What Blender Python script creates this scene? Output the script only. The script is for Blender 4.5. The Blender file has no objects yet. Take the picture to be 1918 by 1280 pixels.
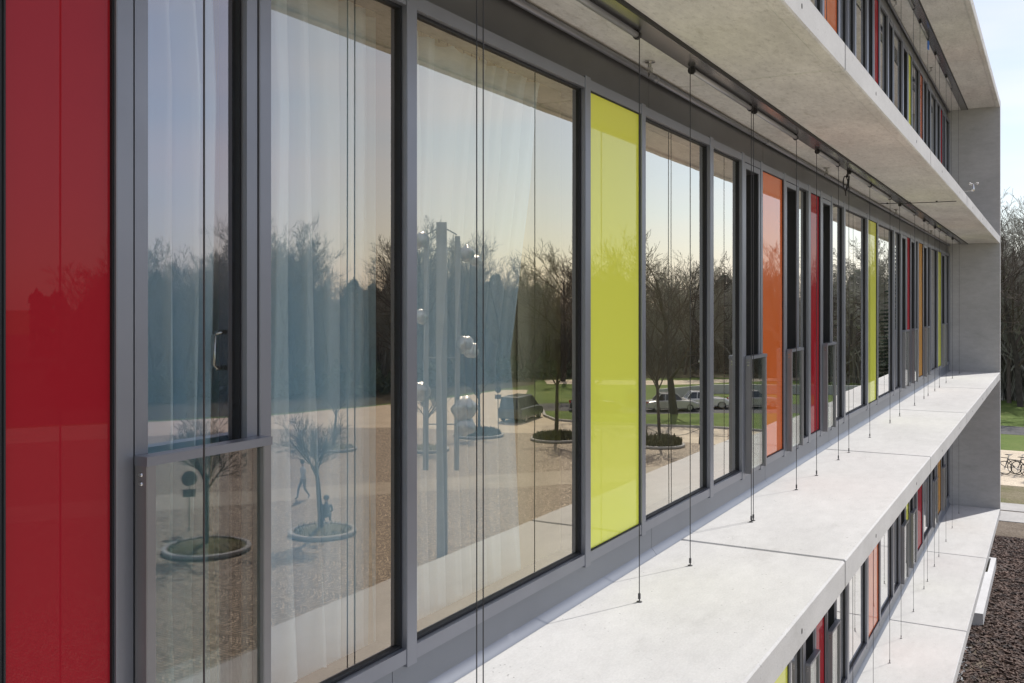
import bpy, math, random
from mathutils import Vector, Matrix, noise
R = math.radians
random.seed(7)
sc = bpy.context.scene
col = sc.collection

# ------------------------------------------------------------------ camera
F_PX, HY, AX = 1785.0, 572.0, 29.687          # focal length in photo pixels, horizon row, yaw to the facade
cam_d = bpy.data.cameras.new('camera')
cam = bpy.data.objects.new('camera', cam_d); col.objects.link(cam)
cam.location = (0, 0, 0)
cam.rotation_euler = (R(90), 0, R(AX - 90))
cam_d.sensor_width = 36.0
cam_d.lens = 36.0 * F_PX / 1918.0
cam_d.shift_y = (HY - 640.0) / 1918.0
cam_d.clip_start = 0.05; cam_d.clip_end = 5000
sc.camera = cam

# ------------------------------------------------------------------ sky, sun, exposure
SUN_AZ, SUN_EL = 25.4, 50.0
world = bpy.data.worlds.new('World'); sc.world = world; world.use_nodes = True
wn, wl = world.node_tree.nodes, world.node_tree.links
wn.clear()
sky = wn.new('ShaderNodeTexSky'); sky.sky_type = 'NISHITA'; sky.sun_disc = False
sky.sun_elevation = R(SUN_EL); sky.sun_rotation = R(90 + SUN_AZ)
sky.air_density = 1.0; sky.dust_density = .9; sky.ozone_density = 1.6
bg = wn.new('ShaderNodeBackground'); bg.inputs['Strength'].default_value = 0.107
wo = wn.new('ShaderNodeOutputWorld')
# thin even cirrus over the whole sky
tc = wn.new('ShaderNodeTexCoord'); mp = wn.new('ShaderNodeMapping'); mp.inputs['Scale'].default_value = (1.6, 1.6, 9.0)
nz = wn.new('ShaderNodeTexNoise'); nz.inputs['Scale'].default_value = 1.6; nz.inputs['Detail'].default_value = 5
rp = wn.new('ShaderNodeMapRange'); rp.inputs['From Min'].default_value = 0.42; rp.inputs['From Max'].default_value = 0.75
rp.inputs['To Min'].default_value = 0.22; rp.inputs['To Max'].default_value = 0.52
mixc = wn.new('ShaderNodeMixRGB'); mixc.inputs['Color2'].default_value = (8.9, 8.0, 8.15, 1)
wl.new(tc.outputs['Generated'], mp.inputs['Vector']); wl.new(mp.outputs['Vector'], nz.inputs['Vector'])
wl.new(nz.outputs['Fac'], rp.inputs['Value']); wl.new(rp.outputs['Result'], mixc.inputs['Fac'])
wl.new(sky.outputs['Color'], mixc.inputs['Color1']); wl.new(mixc.outputs['Color'], bg.inputs['Color'])
wl.new(bg.outputs['Background'], wo.inputs['Surface'])
sd = bpy.data.lights.new('sun', 'SUN'); sd.energy = 3.3; sd.angle = R(0.53); sd.color = (1.0, 0.955, 0.89)
sun = bpy.data.objects.new('sun', sd); col.objects.link(sun)
tosun = Vector((math.cos(R(SUN_EL)) * math.cos(R(SUN_AZ)), -math.cos(R(SUN_EL)) * math.sin(R(SUN_AZ)), math.sin(R(SUN_EL))))
sun.rotation_euler = tosun.to_track_quat('Z', 'Y').to_euler(); sun.location = (20, -20, 40)
vs = sc.view_settings; vs.view_transform = 'Standard'; vs.look = 'None'; vs.gamma = 1; vs.exposure = 0.45
sc.cycles.use_denoising = True
sc.cycles.max_bounces = 12; sc.cycles.diffuse_bounces = 5; sc.cycles.transparent_max_bounces = 24; sc.cycles.glossy_bounces = 5
sc.cycles.sample_clamp_indirect = 6.0

# ------------------------------------------------------------------ mesh helpers
class MB:
    def __init__(s): s.v, s.f, s.m = [], [], []
    def quad(s, *idx, m=0): s.f.append(idx); s.m.append(m)
    def box(s, x0, x1, y0, y1, z0, z1, m=0):
        n = len(s.v)
        s.v += [(x0,y0,z0),(x1,y0,z0),(x1,y1,z0),(x0,y1,z0),(x0,y0,z1),(x1,y0,z1),(x1,y1,z1),(x0,y1,z1)]
        for q in ((0,3,2,1),(4,5,6,7),(0,1,5,4),(1,2,6,5),(2,3,7,6),(3,0,4,7)):
            s.f.append(tuple(n + i for i in q)); s.m.append(m)
        return s
    def loft(s, rings, m=0, cap=True, close=True):
        n = len(s.v); k = len(rings[0])
        for r in rings: s.v += [tuple(p) for p in r]
        for i in range(len(rings) - 1):
            for j in range(k if close else k - 1):
                a, b = n + i*k + j, n + i*k + (j+1) % k
                s.f.append((a, b, b + k, a + k)); s.m.append(m)
        if cap:
            s.f.append(tuple(n + j for j in reversed(range(k)))); s.m.append(m)
            s.f.append(tuple(n + (len(rings)-1)*k + j for j in range(k))); s.m.append(m)
        return s
    def tube(s, pts, rad, k=8, m=0, cap=True):
        pts = [Vector(p) for p in pts]
        if not hasattr(rad, '__len__'): rad = [rad] * len(pts)
        rings = []; up = None
        for i, p in enumerate(pts):
            d = (pts[min(i+1, len(pts)-1)] - pts[max(i-1, 0)]).normalized()
            if up is None or abs(d.dot(up)) > 0.95: up = Vector((0,0,1)) if abs(d.z) < 0.9 else Vector((1,0,0))
            a = d.cross(up).normalized(); b = d.cross(a).normalized(); up = -b if False else up
            rings.append([p + (a*math.cos(2*math.pi*j/k) + b*math.sin(2*math.pi*j/k)) * rad[i] for j in range(k)])
        return s.loft(rings, m, cap)
    def lathe(s, prof, c=(0,0,0), k=24, m=0):
        rings = [[(c[0]+r*math.cos(2*math.pi*j/k), c[1]+r*math.sin(2*math.pi*j/k), c[2]+z) for j in range(k)] for r, z in prof]
        return s.loft(rings, m, True)
    def poly(s, pts, z, m=0):
        n = len(s.v); s.v += [(p[0], p[1], z) for p in pts]; s.f.append(tuple(range(n, n + len(pts)))); s.m.append(m); return s
    def mesh(s, name, mats, smooth=False):
        me = bpy.data.meshes.new(name); me.from_pydata(s.v, [], s.f)
        for mt in (mats if isinstance(mats, (list, tuple)) else [mats]): me.materials.append(mt)
        if any(s.m): me.polygons.foreach_set('material_index', s.m)
        if smooth: me.polygons.foreach_set('use_smooth', [True] * len(me.polygons))
        me.update(); return me
    def build(s, name, mats, parent=None, loc=None, smooth=False):
        return link(name, s.mesh(name, mats, smooth), parent, loc)
def link(name, me, parent=None, loc=None, rot=None):
    o = bpy.data.objects.new(name, me); col.objects.link(o)
    if parent: o.parent = parent
    if loc: o.location = loc
    if rot: o.rotation_euler = rot
    return o
def tag(o, label=None, cat=None, group=None, kind=None):
    if label: o['label'] = label
    if cat: o['category'] = cat
    if group: o['group'] = group
    if kind: o['kind'] = kind
    return o
def empty(name, loc=(0,0,0), rz=0, label=None, cat=None, group=None):
    o = bpy.data.objects.new(name, None); col.objects.link(o); o.location = loc; o.rotation_euler = (0,0,rz); o.empty_display_size = .2
    return tag(o, label, cat, group)
def copy_tree(o, parent=None):
    c = o.copy(); col.objects.link(c); c.parent = parent
    for ch in list(o.children): copy_tree(ch, c)
    return c

# ------------------------------------------------------------------ materials
def new_mat(name):
    m = bpy.data.materials.new(name); m.use_nodes = True
    nt = m.node_tree; return m, nt.nodes, nt.links, nt.nodes['Principled BSDF']
def flat(name, rgb, rough=.6, metal=0., var=.0, vscale=8., bump=0., bscale=60., spec=.5):
    m, n, l, b = new_mat(name)
    b.inputs['Base Color'].default_value = (*rgb, 1); b.inputs['Roughness'].default_value = rough
    b.inputs['Metallic'].default_value = metal; b.inputs['Specular IOR Level'].default_value = spec
    t = n.new('ShaderNodeTexCoord')
    if var:
        z = n.new('ShaderNodeTexNoise'); z.inputs['Scale'].default_value = vscale; z.inputs['Detail'].default_value = 6
        r = n.new('ShaderNodeMixRGB'); r.blend_type = 'MULTIPLY'; r.inputs['Fac'].default_value = 1
        g = n.new('ShaderNodeMapRange'); g.inputs['From Min'].default_value = .3; g.inputs['From Max'].default_value = .7
        g.inputs['To Min'].default_value = 1 - var; g.inputs['To Max'].default_value = 1 + var
        r.inputs['Color1'].default_value = (*rgb, 1)
        l.new(t.outputs['Object'], z.inputs['Vector']); l.new(z.outputs['Fac'], g.inputs['Value']); l.new(g.outputs['Result'], r.inputs['Color2'])
        l.new(r.outputs['Color'], b.inputs['Base Color'])
    if bump:
        z2 = n.new('ShaderNodeTexNoise'); z2.inputs['Scale'].default_value = bscale; z2.inputs['Detail'].default_value = 4
        bp = n.new('ShaderNodeBump'); bp.inputs['Strength'].default_value = bump; bp.inputs['Distance'].default_value = .01
        l.new(t.outputs['Object'], z2.inputs['Vector']); l.new(z2.outputs['Fac'], bp.inputs['Height']); l.new(bp.outputs['Normal'], b.inputs['Normal'])
    return m
def concrete(name, rgb, stain=.25, grain=(1.,1.,1.), pores=True, blotch=.16, dark=(.35,.34,.30)):
    """cast concrete: large clouds, stretched formwork grain, pin holes, a few stains"""
    m, n, l, b = new_mat(name); b.inputs['Roughness'].default_value = .82; b.inputs['Specular IOR Level'].default_value = .3
    t = n.new('ShaderNodeTexCoord'); oi = n.new('ShaderNodeObjectInfo')
    off = n.new('ShaderNodeVectorMath'); off.operation = 'ADD'
    l.new(t.outputs['Object'], off.inputs[0]); l.new(oi.outputs['Location'], off.inputs[1])
    mp = n.new('ShaderNodeMapping'); mp.inputs['Scale'].default_value = grain
    l.new(off.outputs[0], mp.inputs['Vector'])
    def nse(scale, det, rough=.6, src=None):
        z = n.new('ShaderNodeTexNoise'); z.inputs['Scale'].default_value = scale; z.inputs['Detail'].default_value = det; z.inputs['Roughness'].default_value = rough
        l.new(src or mp.outputs['Vector'], z.inputs['Vector']); return z.outputs['Fac']
    def rng(src, a, bb, c, d):
        g = n.new('ShaderNodeMapRange'); g.inputs['From Min'].default_value = a; g.inputs['From Max'].default_value = bb
        g.inputs['To Min'].default_value = c; g.inputs['To Max'].default_value = d; l.new(src, g.inputs['Value']); return g.outputs['Result']
    def mul(a, bb):
        x = n.new('ShaderNodeMath'); x.operation = 'MULTIPLY'; l.new(a, x.inputs[0]); l.new(bb, x.inputs[1]); return x.outputs[0]
    f1 = rng(nse(.8, 5), .3, .7, 1 - blotch, 1 + blotch*.6)
    f2 = rng(nse(7, 8, .7), .3, .7, 1 - blotch*.7, 1 + blotch*.5)
    f3 = rng(nse(90, 3), .3, .7, .94, 1.05)
    fac = mul(mul(f1, f2), f3)
    cm = n.new('ShaderNodeMixRGB'); cm.blend_type = 'MULTIPLY'; cm.inputs['Fac'].default_value = 1; cm.inputs['Color1'].default_value = (*rgb, 1)
    l.new(fac, cm.inputs['Color2'])
    st = n.new('ShaderNodeMixRGB'); st.inputs['Color2'].default_value = (*[c * r for c, r in zip(rgb, dark)], 1)
    sf = rng(nse(2.3, 9, .75), .56, .78, 0, stain)
    l.new(sf, st.inputs['Fac']); l.new(cm.outputs['Color'], st.inputs['Color1'])
    last = st.outputs['Color']
    bp = n.new('ShaderNodeBump'); bp.inputs['Strength'].default_value = .25; bp.inputs['Distance'].default_value = .004
    l.new(nse(70, 5), bp.inputs['Height'])
    if not pores:      # pitted, board-stained underside
        nm = rng(nse(11, 9, .8), .52, .70, 1, .60); dm = n.new('ShaderNodeMixRGB'); dm.blend_type = 'MULTIPLY'; dm.inputs['Fac'].default_value = .8
        l.new(last, dm.inputs['Color1']); l.new(nm, dm.inputs['Color2']); last = dm.outputs['Color']
    if pores:
        vo = n.new('ShaderNodeTexVoronoi'); vo.inputs['Scale'].default_value = 26; l.new(off.outputs[0], vo.inputs['Vector'])
        pr = rng(vo.outputs['Distance'], .07, .15, 1, 0)
        gate = rng(nse(9, 2, .5, off.outputs[0]), .52, .6, 0, 1)
        pg = mul(pr, gate)
        pm = n.new('ShaderNodeMixRGB'); pm.inputs['Color2'].default_value = (*[c*.42 for c in rgb], 1)
        l.new(pg, pm.inputs['Fac']); l.new(last, pm.inputs['Color1']); last = pm.outputs['Color']
    l.new(last, b.inputs['Base Color']); l.new(bp.outputs['Normal'], b.inputs['Normal'])
    return m
M = {}
M['slab'] = concrete('pale_concrete', (.535,.535,.53), stain=.28, grain=(.55,1.1,1.), blotch=.10)
M['soffit'] = concrete('soffit_concrete', (.70,.705,.685), stain=.7, grain=(1.3,3.2,1.), pores=False, blotch=.17, dark=(.45,.43,.36))
M['endwall'] = concrete('wall_concrete', (.47,.47,.47), stain=.3, grain=(1.,.6,1.6), blotch=.14)
M['alu'] = flat('anodised_aluminium', (.245,.255,.29), .38, .55, .06, 3, .04, 220)
M['alu_dark'] = flat('brown_grey_anodised_aluminium', (.255,.25,.255), .42, .5, .06, 4)
M['flash'] = flat('grey_flashing_sheet', (.195,.21,.24), .40, .45, .08, 1.4)
M['header'] = flat('dark_header_sheet', (.12,.122,.13), .30, .4, .25, .9)
M['gasket'] = flat('black_gasket', (.012,.013,.016), .6)
M['seal'] = flat('dark_joint_seal', (.02,.02,.02), .9)
M['cassette'] = flat('blind_cassette_sheet', (.33,.33,.35), .22, .85, .06, 2)
M['bar'] = flat('blind_bar_aluminium', (.38,.39,.42), .35, .6)
M['cable'] = flat('steel_cable', (.07,.07,.075), .45, .6)
M['black'] = flat('black_rubber', (.015,.015,.017), .55)
M['steel'] = flat('stainless_steel', (.62,.61,.59), .22, 1., .08, 6)
M['curtain_rail'] = flat('curtain_rail_aluminium', (.5,.5,.48), .4, .6)
M['in_wall'] = flat('interior_plaster', (.78,.77,.64), .9, 0, .05, 1)
M['in_floor'] = flat('interior_floor', (.42,.36,.26), .5, 0, .1, 2)
M['in_ceil'] = flat('interior_ceiling', (.74,.70,.56), .9, 0, .05, 1)
M['in_wood'] = flat('interior_wood_reveal', (.20,.10,.055), .5, 0, .2, 6)
M['roof'] = flat('roof_bitumen', (.12,.12,.12), .9)

def incidence(n, l, pts):
    """coating reflectance against viewing angle (facing = 1 - cos of incidence)"""
    lw = n.new('ShaderNodeLayerWeight'); lw.inputs['Blend'].default_value = .5
    cr = n.new('ShaderNodeValToRGB'); e = cr.color_ramp.elements
    while len(e) < len(pts): e.new(.5)
    for el, (p, c) in zip(e, pts): el.position = p; el.color = (*c, 1) if len(c) == 3 else c
    l.new(lw.outputs['Facing'], cr.inputs['Fac']); return cr.outputs['Color']
def glass_mat(name, strength=1.0, trans=(.96,.975,.965), wob=.002):
    m = bpy.data.materials.new(name); m.use_nodes = True; n, l = m.node_tree.nodes, m.node_tree.links
    n.remove(n['Principled BSDF']); out = n['Material Output']
    gl = n.new('ShaderNodeBsdfGlossy'); gl.inputs['Roughness'].default_value = .0
    tr = n.new('ShaderNodeBsdfTransparent'); tr.inputs['Color'].default_value = (*trans, 1)
    mx = n.new('ShaderNodeMixShader')
    S = strength
    fac = incidence(n, l, [(0, (.20*S,)*3), (.22, (.24*S,)*3), (.36, (.34*S,)*3), (.5, (.48*S,)*3), (.65, (.66*S,)*3), (.8, (.84*S,)*3), (1, (1,)*3)])
    tint = incidence(n, l, [(0, (.84,.80,1.0)), (.25, (.96,.86,.95)), (.36, (1,.85,.72)), (.5, (1,.905,.74)), (.66, (1,.965,.88)), (.86, (1,1,1))])
    l.new(tint, gl.inputs['Color'])
    # the slight waviness of toughened panes
    t = n.new('ShaderNodeTexCoord'); z = n.new('ShaderNodeTexNoise'); z.inputs['Scale'].default_value = 1.3; z.inputs['Detail'].default_value = 1
    mp = n.new('ShaderNodeMapping'); mp.inputs['Scale'].default_value = (1.6, 1, .5)
    bp = n.new('ShaderNodeBump'); bp.inputs['Strength'].default_value = wob; bp.inputs['Distance'].default_value = .3
    l.new(t.outputs['Object'], mp.inputs['Vector']); l.new(mp.outputs['Vector'], z.inputs['Vector']); l.new(z.outputs['Fac'], bp.inputs['Height']); l.new(bp.outputs['Normal'], gl.inputs['Normal'])
    l.new(fac, mx.inputs['Fac']); l.new(tr.outputs[0], mx.inputs[1]); l.new(gl.outputs[0], mx.inputs[2]); l.new(mx.outputs[0], out.inputs['Surface'])
    return m
def clear_mat(name, c):
    m = bpy.data.materials.new(name); m.use_nodes = True; n, l = m.node_tree.nodes, m.node_tree.links
    n.remove(n['Principled BSDF']); tr = n.new('ShaderNodeBsdfTransparent'); tr.inputs['Color'].default_value = (*c, 1)
    l.new(tr.outputs[0], n['Material Output'].inputs['Surface']); return m
M['glass'] = glass_mat('coated_window_glass')
M['glass_back'] = clear_mat('window_glass_body', (.96,.97,.96))
M['guard_glass'] = glass_mat('balustrade_glass', .5, (.82,.89,.87), .002)
def panel_mat(name, rgb, refl):
    m = bpy.data.materials.new(name); m.use_nodes = True; n, l = m.node_tree.nodes, m.node_tree.links
    b = n['Principled BSDF']; b.inputs['Base Color'].default_value = (*rgb, 1); b.inputs['Roughness'].default_value = .5; b.inputs['Specular IOR Level'].default_value = 0
    gl = n.new('ShaderNodeBsdfGlossy'); gl.inputs['Roughness'].default_value = .0; mx = n.new('ShaderNodeMixShader')
    t = n.new('ShaderNodeTexCoord'); z = n.new('ShaderNodeTexNoise'); z.inputs['Scale'].default_value = 1.3; z.inputs['Detail'].default_value = 1
    bp = n.new('ShaderNodeBump'); bp.inputs['Strength'].default_value = .0012; bp.inputs['Distance'].default_value = .3
    l.new(t.outputs['Object'], z.inputs['Vector']); l.new(z.outputs['Fac'], bp.inputs['Height']); l.new(bp.outputs['Normal'], gl.inputs['Normal'])
    fac = incidence(n, l, [(0, (.05*refl,)*3), (.3, (.08*refl,)*3), (.5, (.13*refl,)*3), (.65, (.26*refl,)*3), (.8, (.52*refl,)*3), (.92, (.78*refl,)*3), (1, (1,)*3)])
    l.new(fac, mx.inputs['Fac']); l.new(b.outputs[0], mx.inputs[1]); l.new(gl.outputs[0], mx.inputs[2]); l.new(mx.outputs[0], n['Material Output'].inputs['Surface'])
    return m
M['yellow'] = panel_mat('lime_yellow_enamelled_glass', (.91,.94,.13), .62)
M['orange'] = panel_mat('orange_enamelled_glass', (.92,.20,.045), .85)
M['amber'] = panel_mat('amber_enamelled_glass', (.85,.40,.03), .8)
M['red'] = panel_mat('dark_red_enamelled_glass', (.37,.018,.028), .34)
def curtain_mat():
    m = bpy.data.materials.new('skylit_voile'); m.use_nodes = True; n, l = m.node_tree.nodes, m.node_tree.links
    n.remove(n['Principled BSDF'])
    d = n.new('ShaderNodeBsdfDiffuse'); d.inputs['Color'].default_value = (.70,.89,1.0,1)  # white cloth; the blue cast of the sky is put into its colour
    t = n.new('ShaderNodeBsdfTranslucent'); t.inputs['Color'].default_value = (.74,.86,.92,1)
    tr = n.new('ShaderNodeBsdfTransparent'); a = n.new('ShaderNodeMixShader'); b = n.new('ShaderNodeMixShader')
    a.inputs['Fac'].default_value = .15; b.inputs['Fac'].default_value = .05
    l.new(d.outputs[0], a.inputs[1]); l.new(t.outputs[0], a.inputs[2]); l.new(a.outputs[0], b.inputs[1]); l.new(tr.outputs[0], b.inputs[2])
    l.new(b.outputs[0], n['Material Output'].inputs['Surface']); return m
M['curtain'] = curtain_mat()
def ground_mat(name, cols, scale, rough=.95, bump=.4, bscale=40., fine=12.):
    m, n, l, b = new_mat(name); b.inputs['Roughness'].default_value = rough; b.inputs['Specular IOR Level'].default_value = .2
    t = n.new('ShaderNodeTexCoord')
    z = n.new('ShaderNodeTexNoise'); z.inputs['Scale'].default_value = scale; z.inputs['Detail'].default_value = 9; z.inputs['Roughness'].default_value = .65
    cr = n.new('ShaderNodeValToRGB'); e = cr.color_ramp.elements
    while len(e) < len(cols): e.new(.5)
    for i, (el, c) in enumerate(zip(e, cols)): el.position = .3 + .4*i/(len(cols)-1); el.color = (*c, 1)
    z2 = n.new('ShaderNodeTexNoise'); z2.inputs['Scale'].default_value = fine; z2.inputs['Detail'].default_value = 5
    g = n.new('ShaderNodeMapRange'); g.inputs['From Min'].default_value = .3; g.inputs['From Max'].default_value = .7; g.inputs['To Min'].default_value = .7; g.inputs['To Max'].default_value = 1.25
    mu = n.new('ShaderNodeMixRGB'); mu.blend_type = 'MULTIPLY'; mu.inputs['Fac'].default_value = 1
    z3 = n.new('ShaderNodeTexNoise'); z3.inputs['Scale'].default_value = bscale; z3.inputs['Detail'].default_value = 4
    bp = n.new('ShaderNodeBump'); bp.inputs['Strength'].default_value = bump; bp.inputs['Distance'].default_value = .05
    for q in (z, z2, z3): l.new(t.outputs['Object'], q.inputs['Vector'])
    l.new(z.outputs['Fac'], cr.inputs['Fac']); l.new(cr.outputs['Color'], mu.inputs['Color1']); l.new(z2.outputs['Fac'], g.inputs['Value']); l.new(g.outputs['Result'], mu.inputs['Color2'])
    l.new(mu.outputs['Color'], b.inputs['Base Color']); l.new(z3.outputs['Fac'], bp.inputs['Height']); l.new(bp.outputs['Normal'], b.inputs['Normal'])
    return m
M['grass'] = ground_mat('spring_lawn', [(.075,.115,.026),(.11,.16,.038),(.16,.19,.06)], .35, bscale=30)
M['dry'] = ground_mat('patchy_dry_grass', [(.10,.12,.04),(.17,.15,.09),(.22,.19,.13)], .5, bscale=18)
M['litter'] = ground_mat('leaf_litter', [(.035,.03,.02),(.06,.05,.03),(.05,.06,.025)], .4)
M['mulch'] = ground_mat('bark_mulch_soil', [(.022,.014,.010),(.045,.028,.02),(.08,.055,.04)], 3., bump=1., bscale=22, fine=9)
M['soil'] = ground_mat('trodden_soil', [(.10,.08,.055),(.16,.13,.10),(.20,.17,.13)], .8, bump=.8, bscale=14)
M['asphalt'] = ground_mat('grey_asphalt', [(.09,.09,.092),(.115,.115,.115),(.14,.14,.14)], .6)
M['paving'] = ground_mat('pale_paving', [(.47,.405,.31),(.55,.475,.365),(.61,.53,.41)], .5, bump=.1)
M['band'] = ground_mat('worn_band_paving', [(.34,.30,.235),(.40,.35,.275),(.45,.395,.315)], .7, bump=.1)
M['kerb'] = concrete('kerb_concrete', (.40,.39,.37), stain=.3)
M['chip'] = flat('bark_chip', (.07,.042,.03), .8, 0, .85, 5)
M['pebble'] = flat('grey_pebble', (.27,.28,.29), .8, 0, .5, 7)
def cobble_mat():
    """small setts laid in segmental arcs"""
    m, n, l, b = new_mat('sett_paving_arcs'); b.inputs['Roughness'].default_value = .75
    t = n.new('ShaderNodeTexCoord'); sx = n.new('ShaderNodeSeparateXYZ'); l.new(t.outputs['Object'], sx.inputs[0])
    def mt(op, a, bb=None):
        x = n.new('ShaderNodeMath'); x.operation = op
        for i, q in enumerate((a, bb)):
            if q is None: continue
            if isinstance(q, (int, float)): x.inputs[i].default_value = q
            else: l.new(q, x.inputs[i])
        return x.outputs[0]
    u = mt('SUBTRACT', mt('FRACT', mt('DIVIDE', sx.outputs['X'], 1.4)), .5)
    v = mt('ADD', sx.outputs['Y'], mt('MULTIPLY', mt('MULTIPLY', u, u), 1.9))
    cx = n.new('ShaderNodeCombineXYZ'); l.new(sx.outputs['X'], cx.inputs['X']); l.new(v, cx.inputs['Y'])
    vo = n.new('ShaderNodeTexVoronoi'); vo.inputs['Scale'].default_value = 8.5; vo.inputs['Randomness'].default_value = .35; l.new(cx.outputs[0], vo.inputs['Vector'])
    cr = n.new('ShaderNodeValToRGB'); e = cr.color_ramp.elements; e[0].color = (.26,.195,.13,1); e[1].color = (.64,.52,.37,1)
    sp = n.new('ShaderNodeSeparateColor'); l.new(vo.outputs['Color'], sp.inputs[0]); l.new(sp.outputs[0], cr.inputs['Fac'])
    ve = n.new('ShaderNodeTexVoronoi'); ve.feature = 'DISTANCE_TO_EDGE'; ve.inputs['Scale'].default_value = 8.5; ve.inputs['Randomness'].default_value = .35; l.new(cx.outputs[0], ve.inputs['Vector'])
    jr = n.new('ShaderNodeMapRange'); jr.inputs['From Min'].default_value = .05; jr.inputs['From Max'].default_value = .16; l.new(ve.outputs['Distance'], jr.inputs['Value'])
    row = mt('ADD', mt('MULTIPLY', mt('SINE', mt('MULTIPLY', v, 26.0)), .16), .86)
    mx = n.new('ShaderNodeMixRGB'); mx.inputs['Color1'].default_value = (.10,.088,.075,1); l.new(jr.outputs[0], mx.inputs['Fac']); l.new(cr.outputs['Color'], mx.inputs['Color2'])
    mu = n.new('ShaderNodeMixRGB'); mu.blend_type = 'MULTIPLY'; mu.inputs['Fac'].default_value = 1; l.new(mx.outputs['Color'], mu.inputs['Color1']); l.new(row, mu.inputs['Color2'])
    bp = n.new('ShaderNodeBump'); bp.inputs['Strength'].default_value = .7; bp.inputs['Distance'].default_value = .03; l.new(jr.outputs[0], bp.inputs['Height'])
    l.new(mu.outputs['Color'], b.inputs['Base Color']); l.new(bp.outputs['Normal'], b.inputs['Normal']); return m
M['cobble'] = cobble_mat()
M['bark'] = flat('grey_brown_bark', (.105,.085,.068), .9, 0, .35, 6, .6, 25)
M['bark_dark'] = flat('dark_bark', (.065,.055,.045), .9, 0, .35, 6, .6, 25)
M['twig'] = flat('brown_twigs', (.10,.078,.062), .9, 0, .3, 2)
M['twig_wood'] = flat('grey_wood_twigs', (.29,.28,.235), .9, 0, .35, .4)
M['needle'] = flat('spruce_needles', (.028,.05,.026), .8, 0, .4, 3)
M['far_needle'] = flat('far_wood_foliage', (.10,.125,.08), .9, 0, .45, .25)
M['shrub'] = flat('shrub_leaves', (.12,.115,.055), .8, 0, .4, 5)

# ------------------------------------------------------------------ the building (measurements in metres, camera eye = 0)
ST = 3.5                       # storey height
Z_TOP = -1.725                 # balcony top of the storey in front of the camera
SLAB_T = .192
Y_OUT, Y_FR, Y_GL = 1.233, 2.40, 2.446
X_END = 27.43
bld = empty('office_building', (0, 2.4, -8.73), 0, 'long building with grey concrete balconies and red, orange, lime glass panels', 'building')
BO = Vector((0, -2.4, 8.73))    # parts are written in world coordinates
SETBACK = [0.]
def bpart(mb, name, mats, parent=None, smooth=False):
    o = mb.build(name, mats, parent or bld, None, smooth)
    if parent is None: o.location = BO + Vector((0, SETBACK[0], 0))
    return o

JOINTS = [-8.54, -3.46, 1.63, 6.711, 11.79, 16.87, 21.95, X_END]
def slab_panel(x0, x1, zt):
    zb = zt - SLAB_T
    def prof(e):
        y0, y1, a, b = Y_OUT + e, 2.46 - 0, zt - e, zb + e
        return [(y0, b+.010), (y0+.010, b), (y0+.075, b), (y0+.083, b+.012), (y0+.095, b+.012), (y0+.103, b+.018), (y1, b+.022),
                (y1, a), (y0+.010, a), (y0, a-.010)]
    mb = MB(); rings = []
    for x, e in ((x0+.014, .009), (x0+.023, 0), (x1-.023, 0), (x1-.014, .009)):
        rings.append([(x, y, z) for y, z in prof(e)])
    k = len(rings[0]); mb.loft(rings, 0)
    for i, f in enumerate(mb.f):       # underside faces carry the board-marked soffit concrete
        zs = [mb.v[q][2] for q in f]
        if max(zs) < zb + .035 and len(f) == 4: mb.m[i] = 1
    o = bpart(mb, 'balcony_slab', [M['slab'], M['soffit']])
    for hx in (x0 + (x1-x0)*.25, x0 + (x1-x0)*.75):
        h = MB(); c = [(hx + .011*math.cos(a), Y_OUT - .0015, zt - .10 + .016*math.sin(a)) for a in [2*math.pi*i/10 for i in range(10)]]
        c2 = [(x, Y_OUT + .02, z) for x, y, z in c]; h.loft([c2, c], 0); h.build('tie_hole_shade', M['seal'], o)  # dark disc set slightly proud; the hole's shade is put into its colour
    s = MB(); s.box(x1-.0138, x1+.0138, Y_OUT+.04, 2.44, zb+.042, zt-.014); bpart(s, 'joint_seal', M['seal'])
    return o
for zt in (Z_TOP - ST, Z_TOP, Z_TOP + ST, Z_TOP + 2*ST):
    for a, b in zip(JOINTS[:-1], JOINTS[1:]): slab_panel(a, b, zt)

# end wall that closes the row of balconies, cast in storey-high lifts
for i, (za, zb) in enumerate(((-8.73, Z_TOP-ST-.1), (Z_TOP-ST-.1, Z_TOP-.1), (Z_TOP-.1, Z_TOP+ST-.1), (Z_TOP+ST-.1, Z_TOP+2*ST))):
    mb = MB(); e = .005; yo = Y_OUT if i else 3.85
    if i == 1: za = Z_TOP-ST-SLAB_T+.004
    if i == 0: zb = Z_TOP-ST-SLAB_T
    mb.loft([[(X_END+.002+d, yo-.002+d, z), (X_END+.262-d, yo-.002+d, z), (X_END+.262-d, 12, z), (X_END+.002+d, 12, z)] for z, d in ((za, e), (za+e, 0), (zb-e, 0), (zb, e))])
    bpart(mb, 'end_wall', M['endwall'])

def aluminium_box(mb, x0, x1, y0, y1, z0, z1, e=.003, m=0):
    """box with eased front edges"""
    mb.loft([[(x0+e, y0, z), (x1-e, y0, z), (x1, y0+e, z), (x1, y1, z), (x0, y1, z), (x0, y0+e, z)] for z in (z0, z1)], m)

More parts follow.
